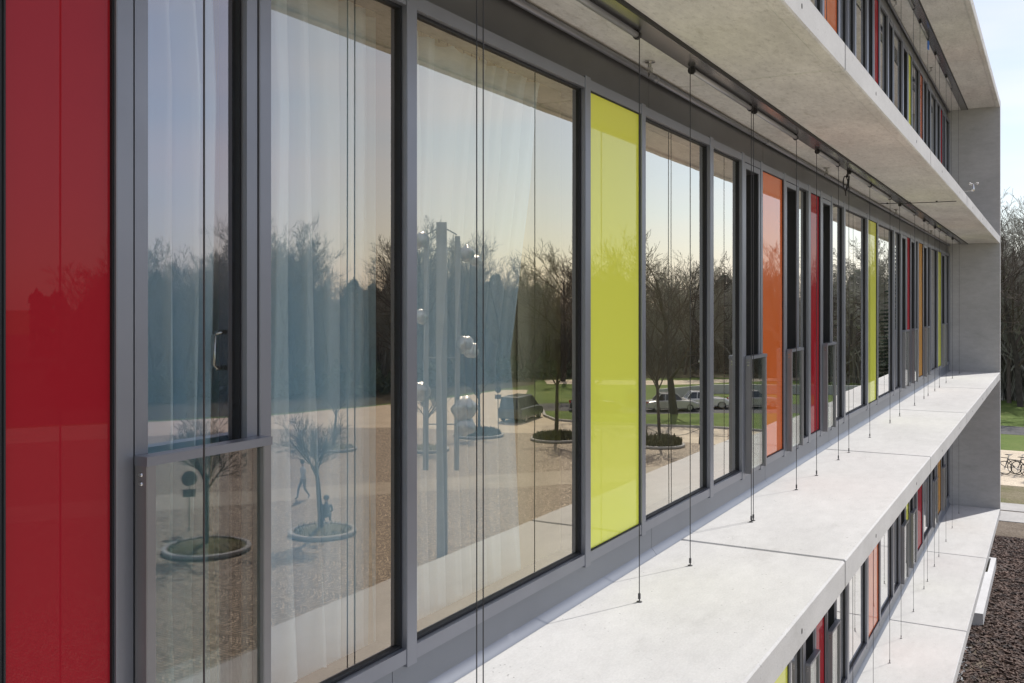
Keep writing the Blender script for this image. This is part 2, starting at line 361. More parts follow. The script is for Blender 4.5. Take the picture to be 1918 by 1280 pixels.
def settle(p):
    """panes never sit perfectly in plane: a millimetre or so of tilt"""
    ax, az = random.uniform(-1,1)*.0011, random.uniform(-1,1)*.0007; xm = sum(v[0] for v in p.v)/8; zm = sum(v[2] for v in p.v)/8
    p.v = [(x, y + (x-xm)*ax + (z-zm)*az, z) for x, y, z in p.v]
def window_unit(kind, x0, x1, dz, deep=0.):
    """one bay of the curtain wall: coloured panel, pane or door leaf, with its transoms and gasket"""
    zt, zb = 1.281 + dz, -1.468 + dz
    def ring(b, x0, x1, z0, z1, w, y0, y1):
        b.box(x0, x0+w, y0, y1, z0, z1); b.box(x1-w, x1, y0, y1, z0, z1); b.box(x0+w, x1-w, y0, y1, z0, z0+w); b.box(x0+w, x1-w, y0, y1, z1-w, z1)
    def transoms(o):
        h = MB(); aluminium_box(h, x0, x1, Y_FR+.004, 2.50, zt, zt+.060); h.build('head_transom', M['alu'], o)
        h = MB(); aluminium_box(h, x0, x1, Y_FR+.004, 2.50, zb-.062, zb); h.build('sill_transom', M['alu'], o)
    gs = MB(); g = .009; ya = Y_GL - .016
    if kind in 'yora':
        g = .006; ya = 2.412; p = MB(); p.box(x0+g, x1-g, 2.422, 2.45, zb+g, zt-g)
        o = bpart(p, 'facade_panel', M[{'y': 'yellow', 'o': 'orange', 'r': 'red', 'a': 'amber'}[kind]])
        ring(gs, x0, x1, zb, zt, g, ya, 2.50); gs.build('gasket', M['gasket'], o); transoms(o); return o
    if kind == 'g':
        p = MB(); w = g*1.3; p.box(x0+w, x1-w, Y_GL, Y_GL+.028, zb+w, zt-w)
        p.m = [1]*6; p.m[2] = 0; settle(p)
        o = bpart(p, 'window', [M['glass'], M['glass_back']])
        ring(gs, x0, x1, zb, zt, w, ya, 2.56); gs.build('gasket', M['gasket'], o); transoms(o); return o
    # narrow opening light behind a glass balustrade
    lw = .048; gp = .007; yp = 2.451 + deep
    lf = MB(); ring(lf, x0+gp, x1-gp, zb+gp, zt-gp, lw, Y_FR+.006, 2.54 + deep); o = bpart(lf, 'window_door', M['alu']); transoms(o)
    ring(gs, x0, x1, zb, zt, gp, Y_FR+.02, 2.56)
    ring(gs, x0+gp+lw, x1-gp-lw, zb+gp+lw, zt-gp-lw, .008, (Y_FR + .014) if deep else yp - .018, 2.485 + deep); gs.build('gasket', M['gasket'], o)
    w = gp + lw + .008
    p = MB(); p.box(x0+w, x1-w, yp, yp+.024, zb+w, zt-w); p.m = [1]*6; p.m[2] = 0; settle(p)
    p.build('pane', [M['glass'], M['glass_back']], o)
    hx, hz, yh = x1 - .060, -.155 + dz, yp + .05
    hd = MB(); hd.tube([(hx, yh, hz+.062), (hx-.034, yh+.01, hz+.062), (hx-.046, yh+.01, hz+.05), (hx-.048, yh+.01, hz-.05), (hx-.036, yh+.01, hz-.062), (hx, yh, hz-.062)], .009, 10); hd.build('handle', M['steel'], o, None, True)
    yt, gz, gb = 2.345, -.452 + dz, -1.50 + dz
    for xa, xb in ((x0+.001, x0+.036), (x1-.036, x1-.001)):
        gf = MB(); aluminium_box(gf, xa, xb, yt, Y_FR-.002, gb, gz-.028); gf.build('guard_post', M['alu_dark'], o)
    gr = MB(); gr.box(x0-.001, x1+.001, yt-.003, Y_FR-.002, gz-.028, gz); gr.build('guard_rail', M['alu'], o)
    gg = MB(); gg.box(x0+.036, x1-.036, yt+.018, yt+.030, gb+.03, gz-.028); gg.build('guard_glass', M['guard_glass'], o)
    for q in (.035, .062):
        sr = MB(); sr.loft([[(x0+.001 - d, 2.372 + r*math.cos(a), gz - q - .02 + r*math.sin(a)) for a in [2*math.pi*i/8 for i in range(8)]] for d, r in ((0,.008),(.004,.006))]); sr.build('screw', M['steel'], o)
    return o

MID = [('g',-4.0,-2.4),('g',-2.33,-.75),('y',-.68,.08),('g',.15,.65),('r',.72,1.512),('r',1.521,1.860),('d',1.922,2.442),('g',2.50,3.310),('g',3.383,5.085),
 ('y',5.159,5.965),('g',6.036,7.42),('g',7.507,8.32),('d',8.40,8.93),('o',8.998,9.82),('d',9.90,10.43),('g',10.467,10.93),('r',11.036,11.56),('d',11.66,12.19),
 ('g',12.257,12.99),('g',13.09,14.76),('y',14.86,15.68),('g',15.78,17.43),('g',17.55,18.30),('d',18.42,18.99),('r',19.08,19.60),('d',19.69,20.25),('g',20.35,20.74),
 ('a',20.84,21.60),('d',21.70,22.30),('g',22.40,23.0),('g',23.1,24.45),('y',24.55,25.30),('d',25.4,26.1),('g',26.2,27.33)]
LOW = [('g',-4.0,-2.4),('g',-2.3,-1.5),('d',-1.4,-.87),('o',-.8,0.0),('d',.08,.6),('g',.67,1.5),('r',1.58,2.3),('g',2.38,3.9),('y',4.0,4.8),('g',4.9,6.5),('g',6.6,7.4),('d',7.5,8.03),('g',8.1,9.2),
 ('y',9.28,10.04),('g',10.12,10.64),('d',10.75,11.25),('r',11.32,11.85),('d',11.94,12.46),('g',12.52,13.23),('g',13.35,14.74),('o',14.87,15.90),('g',16.01,17.33),('g',17.45,18.17),('d',18.30,18.87),
 ('y',18.95,19.42),('d',19.50,20.02),('g',20.12,20.55),('r',20.66,21.54),('g',21.65,23.2),('d',23.3,23.9),('g',23.98,24.3),('a',24.40,25.26),('d',25.36,25.9),('g',26.0,27.33)]
UPP = [('g',-4.0,-2.4),('g',-2.3,-1.5),('d',-1.4,-.87),('r',-.8,0.0),('g',.08,1.5),('y',1.58,2.3),('g',2.38,3.9),('d',4.0,4.5),('g',4.6,6.4),('r',6.5,7.3),('g',7.4,8.9),('d',9.0,9.5),('g',9.6,11.66),
 ('o',11.76,12.62),('g',12.73,13.23),('g',13.31,13.78),('g',13.87,14.76),('d',14.85,15.33),('r',15.40,15.88),('g',15.96,16.76),('d',16.85,17.38),('g',17.45,18.52),('d',18.62,19.22),('y',19.30,19.76),
 ('g',19.84,21.0),('o',21.08,21.58),('g',21.65,22.36),('d',22.45,22.97),('g',23.06,24.2),('g',24.3,25.02),('r',25.1,25.6),('d',25.7,26.2),('g',26.3,27.33)]
for dz, lay in ((0, MID), (-ST, LOW), (ST, UPP), (-2*ST, LOW)):
    SETBACK[0] = 1.4 if dz < -4 else 0.
    for i, (k, a, b) in enumerate(lay):
        window_unit(k, a, b, dz, .0 if a < 5 else .05)
        e = lay[i+1][1] if i + 1 < len(lay) else X_END - .01
        if e - b > .02:
            mb = MB(); aluminium_box(mb, b+.0005, e-.0005, Y_FR, 2.505, -1.545+dz, 1.352+dz); bpart(mb, 'mullion', M['alu'])
        else:
            mb = MB(); mb.box(b+.0005, e-.0005, 2.416, 2.505, -1.53+dz, 1.34+dz); bpart(mb, 'gasket_strip', M['gasket'])
    # flashing sheets below, dark header sheets above, round trim at the soffit
    x = -5.66
    while x < X_END:
        x1 = min(x + 2.965, X_END); zf = Z_TOP + dz
        mb = MB(); pr = [(2.424, -1.526+dz), (2.424, zf+.048), (2.392, zf+.010), (2.386, zf+.002), (2.46, zf+.002), (2.46, -1.526+dz)]
        mb.loft([[(q, y, z) for y, z in pr] for q in (x+.002, x1-.002)]); bpart(mb, 'flashing', M['flash'])
        mb = MB(); mb.box(x+.002, x1-.002, 2.445, 2.47, 1.341+dz, 1.60+dz); bpart(mb, 'header_panel', M['header'])
        mb = MB(); mb.tube([(x+.01, 2.416, 1.572+dz), (x1-.01, 2.416, 1.572+dz)], .021, 14)
        mb.tube([(x+.02, 2.416, 1.572+dz), (x+.07, 2.416, 1.572+dz)], .0235, 14); bpart(mb, 'rail_tube', M['alu'], None, True)
        x = x1 if x1 == X_END else x + 2.965
    # floor build-up and rooms behind the glass
    mb = MB(); mb.box(-9, X_END+.01, 2.473, 12, 1.44+dz, 1.84+dz); bpart(mb, 'floor_slab', M['in_floor'])
    mb = MB(); mb.box(-9, X_END+.01, 2.50, 12, 1.41+dz, 1.437+dz); bpart(mb, 'room_ceiling', M['in_ceil'])
    mb = MB(); mb.box(-9, X_END+.01, 4.6, 4.75, -1.66+dz, 1.41+dz); bpart(mb, 'room_wall', M['in_wall'])
    mul = [lay[i][2] for i in range(len(lay)) if lay[i][0] in 'yora']
    for q in mul:
        mb = MB(); mb.box(q-.02, q+.08, 2.575, 4.6, -1.66+dz, 1.41+dz); bpart(mb, 'partition_wall', M['in_wall'])
SETBACK[0] = 0.
mb = MB(); mb.box(-9, X_END+.01, 2.473, 3.9, -5.63, -5.40); bpart(mb, 'overhang_soffit', M['soffit'])
mb = MB(); mb.box(-9, X_END+.01, 3.9, 12, -8.75, -8.66); bpart(mb, 'floor_slab', M['in_floor'])
mb = MB(); mb.box(-9.2, -9.0, 2.44, 12, -8.73, 5.3); bpart(mb, 'end_wall', M['endwall'])
mb = MB(); mb.box(-9.2, X_END+.2, 12, 12.2, -8.73, 5.3); bpart(mb, 'rear_wall', M['endwall'])
mb = MB(); mb.box(-9.2, X_END, 2.462, 12, 4.95, 5.31); bpart(mb, 'roof', M['roof'])

# external blinds: cassette under each soffit, parked bottom bars, guide cables with tension clamps
CAB_M = [-3.1,-1.6,-.1,.95,1.918,3.386,3.438,5.178,6.066,7.525,7.585,9.047,9.912,11.03,11.648,13.101,14.849,15.842,17.66,19.0,19.65,20.82,21.68,23.09,24.59,26.4]
CAB_L = [9.3,10.4,11.9,13.37,14.82,16.0,17.5,19.0,19.55,20.74,21.58,23.06,24.52,26.3]
CAB_U = [9.0,10.4,11.6,13.1,13.8,14.85,16.0,17.5,18.4,19.6,20.9,21.7,23.1,24.3,26.2]
BAR_M = [(-3.0,-.15),(3.46,5.15),(6.09,7.50),(7.61,9.02),(9.94,11.0),(11.67,13.08),(13.12,14.83),(15.86,17.64),(19.02,19.63),(20.84,21.66),(21.7,23.07),(24.6,26.4)]
BAR_L = [(9.3,10.4),(11.9,13.3),(13.4,14.8),(16.0,17.5),(19.6,20.7),(21.6,23.0),(24.5,26.3)]
BAR_U = [(9.0,10.4),(11.6,13.1),(13.8,14.8),(16.0,17.5),(18.4,19.6),(20.9,21.7),(23.1,24.3)]
def clamp(x, z0, par):
    mb = MB(); mb.box(x-.006, x+.006, 2.094, 2.106, z0+.018, z0+.050)
    mb.tube([(x, 2.10, z0+.02), (x-.002, 2.099, z0+.008), (x-.006, 2.097, z0)], [.004,.004,.006], 6)
    mb.tube([(x+.006, 2.10, z0+.040), (x+.016, 2.10, z0+.020)], .002, 5)
    mb.lathe([(.0,0),(.016,0),(.016,.003),(.006,.006)], (x, 2.10, z0+.001), 12)
    mb.build('tension_clamp', M['cable'], par)
for dz, cabs, bars in ((0, CAB_M, BAR_M), (-ST, CAB_L, BAR_L), (ST, CAB_U, BAR_U)):
    zs = 1.606 + dz
    x = -8.5
    while x < X_END - .05:
        x1 = min(x + 2.965, X_END - .01)
        mb = MB(); mb.box(x+.0015, x1-.0015, 1.985, 2.135, zs-.022, zs-.002); o = bpart(mb, 'blind_cassette', M['cassette'])
        mb = MB(); mb.box(x+.0015, x1-.0015, 1.968, 1.982, zs-.026, zs-.002); mb.build('shadow_gap_profile', M['black'], o); x += 2.965
    for a, b in bars:
        mb = MB(); mb.loft([[(q, 2.10+.020*math.cos(t), zs-.046+.017*math.sin(t)) for t in [2*math.pi*i/12 for i in range(12)]] for q in (a, b)])
        o = bpart(mb, 'blind_bottom_bar', M['bar'], None, True)
        for q, d in ((a, -1), (b, 1)):
            c = MB(); c.lathe([(.0,-.02),(.024,-.02),(.026,.0),(.0,.004)], (0,0,0), 12); e = c.build('end_cap', M['black'], o); e.location = (q, 2.10, zs-.046); e.rotation_euler = (0, R(90)*d, 0)
    for x in cabs:
        mb = MB(); mb.tube([(x, 2.10, Z_TOP+dz+.045), (x, 2.10, zs-.02)], .003, 6); o = bpart(mb, 'guide_cable', M['cable'])
        clamp(x, Z_TOP+dz, o)
    for x in (5.89, 11.46, 17.03, 22.23):     # suspension eyes cast into the soffit
        mb = MB(); mb.lathe([(0,0),(.035,0),(.035,-.008),(.012,-.012),(.010,-.05),(0,-.05)], (x, 2.315, zs-.003), 12)
        mb.box(x-.02, x+.02, 2.30, 2.33, zs-.075, zs-.045); mb.tube([(x-.01, 2.315, zs-.06), (x+.10, 2.36, zs-.075)], .007, 6)
        bpart(mb, 'soffit_bracket', M['steel'])

# ------------------------------------------------------------------ things on and in the building
def curtain(name, label, x0, x1t, x1m, x1b, zt, zb, y, folds, amp, seed):
    rnd = random.Random(seed); ph = [rnd.uniform(0, 6.28) for _ in range(6)]
    mb = MB(); nu, nv = folds*14, 40
    for j in range(nv+1):
        t = j/nv; z = zt + (zb-zt)*t
        xe = x1t + (x1m-x1t)*min(1, t/.55)**.8 if t < .55 else x1m + (x1b-x1m)*((t-.55)/.45)
        for i in range(nu+1):
            u = i/nu; uu = u + .045*math.sin(7*u + .9*t + ph[0]) + .03*math.sin(15*u - .7*t + ph[1])
            am = amp*(.55 + .45*min(1, t*5)) * (1 + .5*math.sin(5*u + ph[2]) + .25*math.sin(3*t + 9*u))
            yy = y + am*(math.sin(2*math.pi*folds*uu + .5*math.sin(2.5*t + ph[3])) + .35*math.sin(4*math.pi*folds*uu + ph[4] + t))
            ztop = z - (.018*abs(math.sin(math.pi*folds*u)) if j == 0 else 0)
            mb.v.append((x0 + (xe-x0)*u, yy, ztop))
    for j in range(nv):
        for i in range(nu):
            a = j*(nu+1)+i; mb.f.append((a, a+1, a+nu+2, a+nu+1)); mb.m.append(0)
    e = empty(name, (x0, y, zb), 0, label, 'curtain', 'curtains drawn behind the nearest windows')
    o = mb.build('fabric', M['curtain'], e, None, True); o.location = (-x0, -y, -zb)
    rl = MB(); rl.box(x0-.05, x1t+.3, y-.012, y+.012, zt+.05, zt+.075)
    q = rl.build('rail', M['curtain_rail'], e); q.location = (-x0, -y, -zb)
    hk = MB()
    for i in range(folds*2): 
        hx = x0 + (x1t-x0)*(i+.5)/(folds*2); hk.tube([(hx, y, zt-.01), (hx, y, zt+.055)], .004, 5)
    q = tag(hk.build('hook', M['in_wood'], e), kind='stuff'); q.location = (-x0, -y, -zb)
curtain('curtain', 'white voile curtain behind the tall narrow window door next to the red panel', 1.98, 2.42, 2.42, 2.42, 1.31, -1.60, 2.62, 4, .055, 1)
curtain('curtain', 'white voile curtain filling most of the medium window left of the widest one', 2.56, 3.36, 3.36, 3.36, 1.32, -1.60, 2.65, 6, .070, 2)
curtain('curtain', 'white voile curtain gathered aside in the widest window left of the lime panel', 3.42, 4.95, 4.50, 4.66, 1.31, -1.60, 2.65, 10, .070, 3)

M['sheer'] = M['curtain'].copy(); M['sheer'].name = 'beige_sheer'
for nd in M['sheer'].node_tree.nodes:
    if nd.type == 'BSDF_DIFFUSE': nd.inputs['Color'].default_value = (.80,.80,.62,1)
    if nd.type == 'BSDF_TRANSLUCENT': nd.inputs['Color'].default_value = (.7,.7,.52,1)
for x0, x1, lb in ((2.56,3.62,'beige sheer panel behind the white curtain of the medium window'),(4.40,5.02,'beige sheer panel beside the gathered curtain of the widest window'),(4.98,5.60,'narrow beige sheer panel at the lime panel end of the widest window')):
    yq = 2.80 if x0 != 4.40 else 2.83
    mb = MB(); nn = 24
    for j in (0, 1):
        for i in range(nn+1): mb.v.append(((x1-x0)*i/nn, .006*math.sin(i*.9), 2.86*(1-j)))
    for i in range(nn): mb.f.append((i, i+1, i+nn+2, i+nn+1)); mb.m.append(0)
    e = empty('sheer_panel', (x0, yq, -1.60), 0, lb, 'curtain', 'beige sheer panels behind the nearest windows')
    mb.build('fabric', M['sheer'], e, None, True)
    mb = MB(); mb.box(0, x1-x0, -.01, .01, 2.86, 2.90); mb.build('top_rail', M['curtain_rail'], e)
# loose cable coil under the soffit
e = empty('cable_coil', (11.55, 2.10, 1.585), 0, 'black cable coiled into a loop hanging below the concrete soffit', 'cable')
pts = [(0,0,0), (.005,0,-.08)] + [(.075*math.cos(t)*(1+.1*math.sin(t*.7)), .03*math.sin(t*.5), -.17+.085*math.sin(t)) for t in [math.pi/2 + i*.3 for i in range(66)]] + [(.0,.02,-.27),(.02,.02,-.31)]
mb = MB(); mb.tube(pts, .006, 6); mb.build('cable_loop', M['black'], e, None, True)
mb = MB(); mb.tube([(0,0,-.065),(0,.0,-.10)], .012, 8); mb.build('cable_tie', M['black'], e)
# cable run across the soffit
e = empty('soffit_cable', (15.7, 1.3, 1.585), 0, 'thin black cable clipped across the concrete soffit towards the slab edge', 'cable')
mb = MB(); mb.tube([(.15,.0,-.012),(.1,.3,-.016),(.02,.7,-.018),(-.06,1.06,-.012)], .006, 6); mb.build('cable_run', M['black'], e)
for t in (.25, .6, .9):
    mb = MB(); mb.box(.11-.17*t-.01, .11-.17*t+.01, 1.06*t-.012, 1.06*t+.012, -.024, .0); mb.build('clip', M['black'], e)
# anemometer on the edge of the upper balcony
e = empty('anemometer', (17.2, 1.30, Z_TOP+ST), 0, 'small wind sensor with cups on a bracket at the upper balcony edge', 'wind sensor'); e.scale = (.62,.62,.62)
mb = MB(); mb.tube([(0,0,0),(0,-.0,.14),(.0,-.22,.15)], .009, 8); mb.build('bracket', M['steel'], e)
mb = MB(); mb.lathe([(0,0),(.035,.0),(.04,.05),(.03,.12),(.02,.18),(0,.19)], (0,-.22,.13), 14); mb.build('housing', M['steel'], e, None, True)
for k in range(3):
    a = k*2.094+.4; mb = MB(); mb.tube([(0,-.22,.325),(.09*math.cos(a),-.22+.09*math.sin(a),.325)], .004, 5)
    mb.lathe([(.004,-.03),(.028,-.02),(.033,.0),(.02,.018),(.004,.028)], (.11*math.cos(a),-.22+.11*math.sin(a),.325), 10); mb.build('cup', M['steel'], e, None, True)
# blue protection tags left on the upper cassette
M['bluetape'] = flat('blue_tape', (.05,.22,.75), .5)
for x, lb in ((13.6, 'nearer'), (19.4, 'farther')):
    e = empty('cable_tag', (x, 2.07, 1.60+ST-.02), 0, 'blue tag on a cable end under the top soffit, the %s of two' % lb, 'tag', 'blue tags under the top soffit')
    mb = MB(); mb.tube([(0,0,0),(.02,0,-.08),(-.01,.01,-.14)], .005, 6); mb.build('cable_end', M['black'], e)
    mb = MB(); mb.box(-.05,.05,-.012,.012,-.28,-.13); mb.build('tag', M['bluetape'], e)

# ------------------------------------------------------------------ ground and paving
G = -8.73
def sheet(name, pts, z, mat, kind='structure'):
    o = MB().poly(pts, z).build(name, mat); tag(o, kind=kind); return o
def struct_lbl(o, lb): o['label'] = lb; return o
mb = MB(); mb.poly([(-1500,-1500),(2500,-1500),(2500,1500),(-1500,1500)], G-.012)
tag(mb.build('ground', M['grass']), kind='structure')
sheet('bounce_forecourt', [(-40,2.3),(-40,-6.1),(57,-6.1),(57,-5.2),(21.9,-5.2),(14.9,-5.2),(14.9,2.3)], G-.005, M['paving'])  # unseen pale paving, added before the facade to bounce light onto the soffits
sheet('plaza', [(-40,-6),(-40,-62),(20,-62),(36,-53),(50,-43),(55,-36),(56.2,-28),(58.5,-23),(58.3,-15),(57,-6)], G-.004, M['cobble'])
sheet('road', [(20,-62),(36,-53),(50,-43),(55,-36),(56.2,-28),(58.5,-23),(58.3,-15),(57,-6),(66,-6),(65.7,-17.5),(63.4,-25.4),(66.1,-30),(69.5,-32),(73,-35.5),(80,-39.5),(86,-42.5),(84,-44.2),(76,-44.6),(65.4,-46.5),(56,-49),(42,-59),(30,-66),(20,-68)], G-.008, M['paving'])
sheet('car_lane', [(69.5,-32.2),(72.1,-23.6),(74.3,-20.5),(76.4,-16.7),(84,-4),(90,-4),(84,-18.8),(81,-22.9),(78,-28),(74,-36.2)], G-.0095, M['asphalt'])
sheet('path', [(93,-44),(97.6,-35),(102,-29.8),(107,-26.3),(125,-12),(125,-16),(110,-28.5),(104,-37),(98,-47)], G-.006, M['paving'])
# pale band across the setts
sheet('paving_band', [(18,-39),(29.9,-31.1),(33.6,-27.4),(38.2,-23.5),(45.6,-17.0),(56,-6.5),(51,-6.5),(42.0,-15.3),(35.7,-21.7),(31.5,-25.3),(27.6,-28.3),(16,-36)], G+.0, M['band'])
sheet('wood_floor', [(40,-61.5),(56.5,-50),(66,-47),(84,-45),(92,-45),(98,-48),(112,-32),(112,-8),(95,40),(300,60),(300,-260),(20,-260),(20,-80)], G-.010, M['litter'])
# ground beside the building, seen past the end wall
sheet('soil_patch', [(22,-6),(49,-6),(49,4.5),(41,4.5),(41,2.0),(27.7,2.0),(22,2.2)], G-.006, M['soil'])
sheet('mulch_bed', [(15,-5),(40.2,-5),(40.6,3.4),(27.72,3.4),(27.72,1.2),(15,1.2)], G-.001, M['mulch'])
sheet('dry_grass', [(46.5,-5),(53,-5),(53,6),(46.5,6)], G-.003, M['dry'])
sheet('cycle_path', [(52,-5),(64.6,-5),(64.6,12),(52,12)], G+.001, M['paving'])
sheet('lane', [(72.6,-5.5),(77.6,-5.5),(77.6,14),(72.6,14)], G-.002, M['asphalt'])
for i, (x, y, w, d) in enumerate(((43.3,.3,2.1,1.9),(45.6,.4,1.7,1.9),(43.3,2.4,2.1,1.9),(45.6,2.5,1.7,1.9))):
    mb = MB(); mb.box(x, x+w-.03, y, y+d-.03, G-.05, G+.02)
    tag(mb.build('paving_slab', M['kerb']), ['grey paving slab on the soil, nearest the end wall','grey paving slab on the soil behind the nearest one','grey paving slab half hidden behind the end wall','grey paving slab beside the dry grass'][i], 'paving slab', 'slabs laid on the bare soil')
# low concrete light well beside the end wall
lw_ = empty('light_well', (32, 2.6, G), 0, 'low pale concrete surround with grates and a small planted end by the mulch', 'light well')
mb = MB(); mb.box(-3.2,1.4,-.9,.3,0,.35); mb.build('concrete_slab', M['slab'], lw_)
mb = MB(); mb.box(1.4,3.4,-.9,-.75,0,.35); mb.box(1.4,3.4,.15,.3,0,.35); mb.box(3.25,3.4,-.75,.15,0,.35); mb.build('planter_wall', M['slab'], lw_)
for a in (-2.9, -.8):
    mb = MB(); mb.box(a,a+1.9,-.55,-.15,.34,.362); g = mb.build('grate', M['asphalt'], lw_)
    for k in range(18):
        b2 = MB(); b2.box(a+.04+k*.104, a+.075+k*.104, -.54,-.16,.355,.372); b2.build('grate_bar', M['alu_dark'], g)
mb = MB()
rnd = random.Random(5)
for k in range(260):
    x, y = rnd.uniform(1.5,3.2), rnd.uniform(-.7,.1); a = rnd.uniform(0,6.28); h = rnd.uniform(.08,.22)
    n = len(mb.v); mb.v += [(x,y,.2),(x+.03*math.cos(a),y+.03*math.sin(a),.2),(x+.06*math.cos(a+1),y+.06*math.sin(a+1),.2+h)]; mb.f.append((n,n+1,n+2)); mb.m.append(0)
tag(mb.build('planting', M['shrub'], lw_), kind='stuff')
def scatter(name, n, region, size, mat, z, seed, label):
    rnd = random.Random(seed); mb = MB()
    for _ in range(n):
        x, y = rnd.uniform(*region[0]), rnd.uniform(*region[1]); s = rnd.uniform(*size); a = rnd.uniform(0, 6.28)
        L, W, H = s, s*rnd.uniform(.3,.6), s*rnd.uniform(.12,.3); rx = rnd.uniform(-.6,.6)
        ca, sa = math.cos(a), math.sin(a); k = len(mb.v)
        for dx, dy, dzz in ((-.5,-.5,0),(.5,-.45,0),(.5,.5,0),(-.45,.5,0),(-.4,-.35,1),(.42,-.3,1),(.35,.4,1),(-.4,.36,1)):
            px, py = dx*L, dy*W; mb.v.append((x+px*ca-py*sa, y+px*sa+py*ca, z + dzz*H + px*rx*.5 + .02))
        for q in ((4,5,6,7),(0,1,5,4),(1,2,6,5),(2,3,7,6),(3,0,4,7)): mb.f.append(tuple(k+i for i in q)); mb.m.append(0)
    o = mb.build(name, mat); tag(o, label, name.split('_')[-1], None, 'stuff'); return o
scatter('bark_chips', 17000, ((21,40.3),(-1.4,3.2)), (.05,.15), M['chip'], G, 11, 'brown bark chips spread over the bed beside the building')
scatter('pebbles', 3500, ((17,26.9),(1.85,3.6)), (.03,.08), M['pebble'], G+.005, 12, 'grey pebble strip along the foot of the facade')
# plaza kerb and retaining wall
def strip(name, pts, w, h, mat, label, cat):
    mb = MB(); rings = []
    for i, p in enumerate(pts):
        a = Vector(pts[max(i-1,0)]); b = Vector(pts[min(i+1,len(pts)-1)]); d = (b-a).normalized(); nn = Vector((-d.y, d.x))*w/2; p = Vector(p)
        rings.append([(p.x-nn.x, p.y-nn.y, 0), (p.x+nn.x, p.y+nn.y, 0), (p.x+nn.x, p.y+nn.y, h), (p.x-nn.x, p.y-nn.y, h)])
    mb.loft(rings); c = pts[0]
    o = mb.build(name, mat); o.location = (0,0,G-.02); tag(o, label, cat); return o
tag(strip('kerb', [(66,-6),(65.7,-17.5),(64.6,-22),(63.4,-25.4),(64,-28),(66.1,-30),(69.5,-32)], .2, .16, M['kerb'], None, None), kind='structure')
strip('retaining_wall', [(84.5,-27.5),(91,-25.1),(93.5,-21.5),(96,-16),(99,-8)], .3, .9, M['slab'], 'low pale retaining wall on the lawn behind the parked cars', 'wall')

# ------------------------------------------------------------------ trees
def rand_perp(d, rnd):
    v = Vector((rnd.uniform(-1,1), rnd.uniform(-1,1), rnd.uniform(-1,1))); v = v - d*v.dot(d)
    return v.normalized() if v.length > 1e-4 else Vector((1,0,0))
def grow(segs, p, d, L, r, lvl, maxl, rnd, prm):
    """one limb as a bent chain of segments, side shoots along it, forks at the end"""
    n = 3 if lvl < maxl else 2
    q, dd = p.copy(), d.copy(); pts = [(q.copy(), r)]
    for i in range(n):
        dd = (dd + rand_perp(dd, rnd)*prm['wob']*(prm.get('straight', 1) if lvl == 0 else 1) + Vector((0,0,prm['up']*(1 if lvl else .2)))).normalized()
        q = q + dd*(L/n); rr = r*(1 - (1-prm['taper'])*(i+1)/n); pts.append((q.copy(), rr))
    segs.append((lvl, pts))
    if lvl >= maxl: return
    kids = prm['kids'][min(lvl, len(prm['kids'])-1)]
    for k in range(kids):
        t = prm['start'] + (1-prm['start'])*(k+rnd.random()*.8)/kids if lvl == 0 else .25 + .75*(k+rnd.random()*.8)/kids
        t = min(t, .999); i = min(int(t*n), n-1); a, b = pts[i], pts[i+1]; f = t*n - i
        bp = a[0].lerp(b[0], f); br = (a[1]*(1-f)+b[1]*f)*prm['thin']
        bd = (dd + rand_perp(dd, rnd)*prm['spread'][min(lvl, len(prm['spread'])-1)]).normalized()
        grow(segs, bp, bd, L*prm['ratio'][min(lvl, len(prm['ratio'])-1)]*rnd.uniform(.7,1.15)*(1.15-.45*t if lvl == 0 else 1), br, lvl+1, maxl, rnd, prm)
def tree_meshes(seed, h, r, maxl, prm, name):
    rnd = random.Random(seed); segs = []
    grow(segs, Vector((0,0,-.1)), Vector((rnd.uniform(-.05,.05), rnd.uniform(-.05,.05), 1)).normalized(), h, r, 0, maxl, rnd, prm)
    tk, cr = MB(), MB()
    for lvl, pts in segs:
        mb = tk if lvl == 0 else cr
        mb.tube([p for p, _ in pts], [max(x, prm['min']) for _, x in pts], 8 if lvl == 0 else (5 if lvl == 1 else 3), 0, False)
    return tk.mesh(name + '_trunk', prm['bark'], True), cr.mesh(name + '_crown', prm['tw'])
def put_tree(ms, loc, sc_, rz, name, label, group=None, cat='tree'):
    e = empty(name, loc, rz, label, cat, group); e.scale = (sc_[0], sc_[0], sc_[1])
    link('trunk', ms[0], e); link('crown', ms[1], e); return e
WOOD = dict(wob=.16, up=.12, taper=.35, kids=[15,5,5,4], start=.28, spread=[.95,.75,.8,.8], ratio=[.40,.52,.55,.55], thin=.55, min=.012, bark=M['bark'], tw=M['twig_wood'])
wood = [tree_meshes(100+i, 11.6, .19, 4, dict(WOOD, start=.12+.04*i, kids=[15+i%3,5,5,4]), 'wood_tree') for i in range(5)]
rnd = random.Random(21); nw = 0
def wood_r(phi):
    K = [(-16,100),(-8,98),(0,98),(8,108),(16,124),(24,126),(32,112),(38,101),(54,99)]
    for (a, x), (b, y) in zip(K[:-1], K[1:]):
        if a <= phi <= b: return x + (y-x)*(phi-a)/(b-a)
    return 120
for row in range(5):
    phi = -14 + rnd.random()
    while phi < 53:
        rr = wood_r(phi) + row*7 + rnd.uniform(-3,3)
        x, y = rr*math.cos(R(phi)), 2.4 - rr*math.sin(R(phi))
        hs = rnd.uniform(.72,1.08) * (1.28 if phi < 2.5 else 1) * (1.22 if 30 < phi < 36 or 41 < phi < 44 else 1) * (.86 if 36.5 < phi < 40 else 1)
        put_tree(wood[rnd.randrange(5)], (x, y, G), (hs*rnd.uniform(.9,1.15), hs), rnd.uniform(0,6.28), 'bare_tree', 'leafless grey tree in the dense wood beyond the lawns', 'trees of the wood')
        nw += 1; phi += rnd.uniform(.85,1.45) * (1 + .12*row)
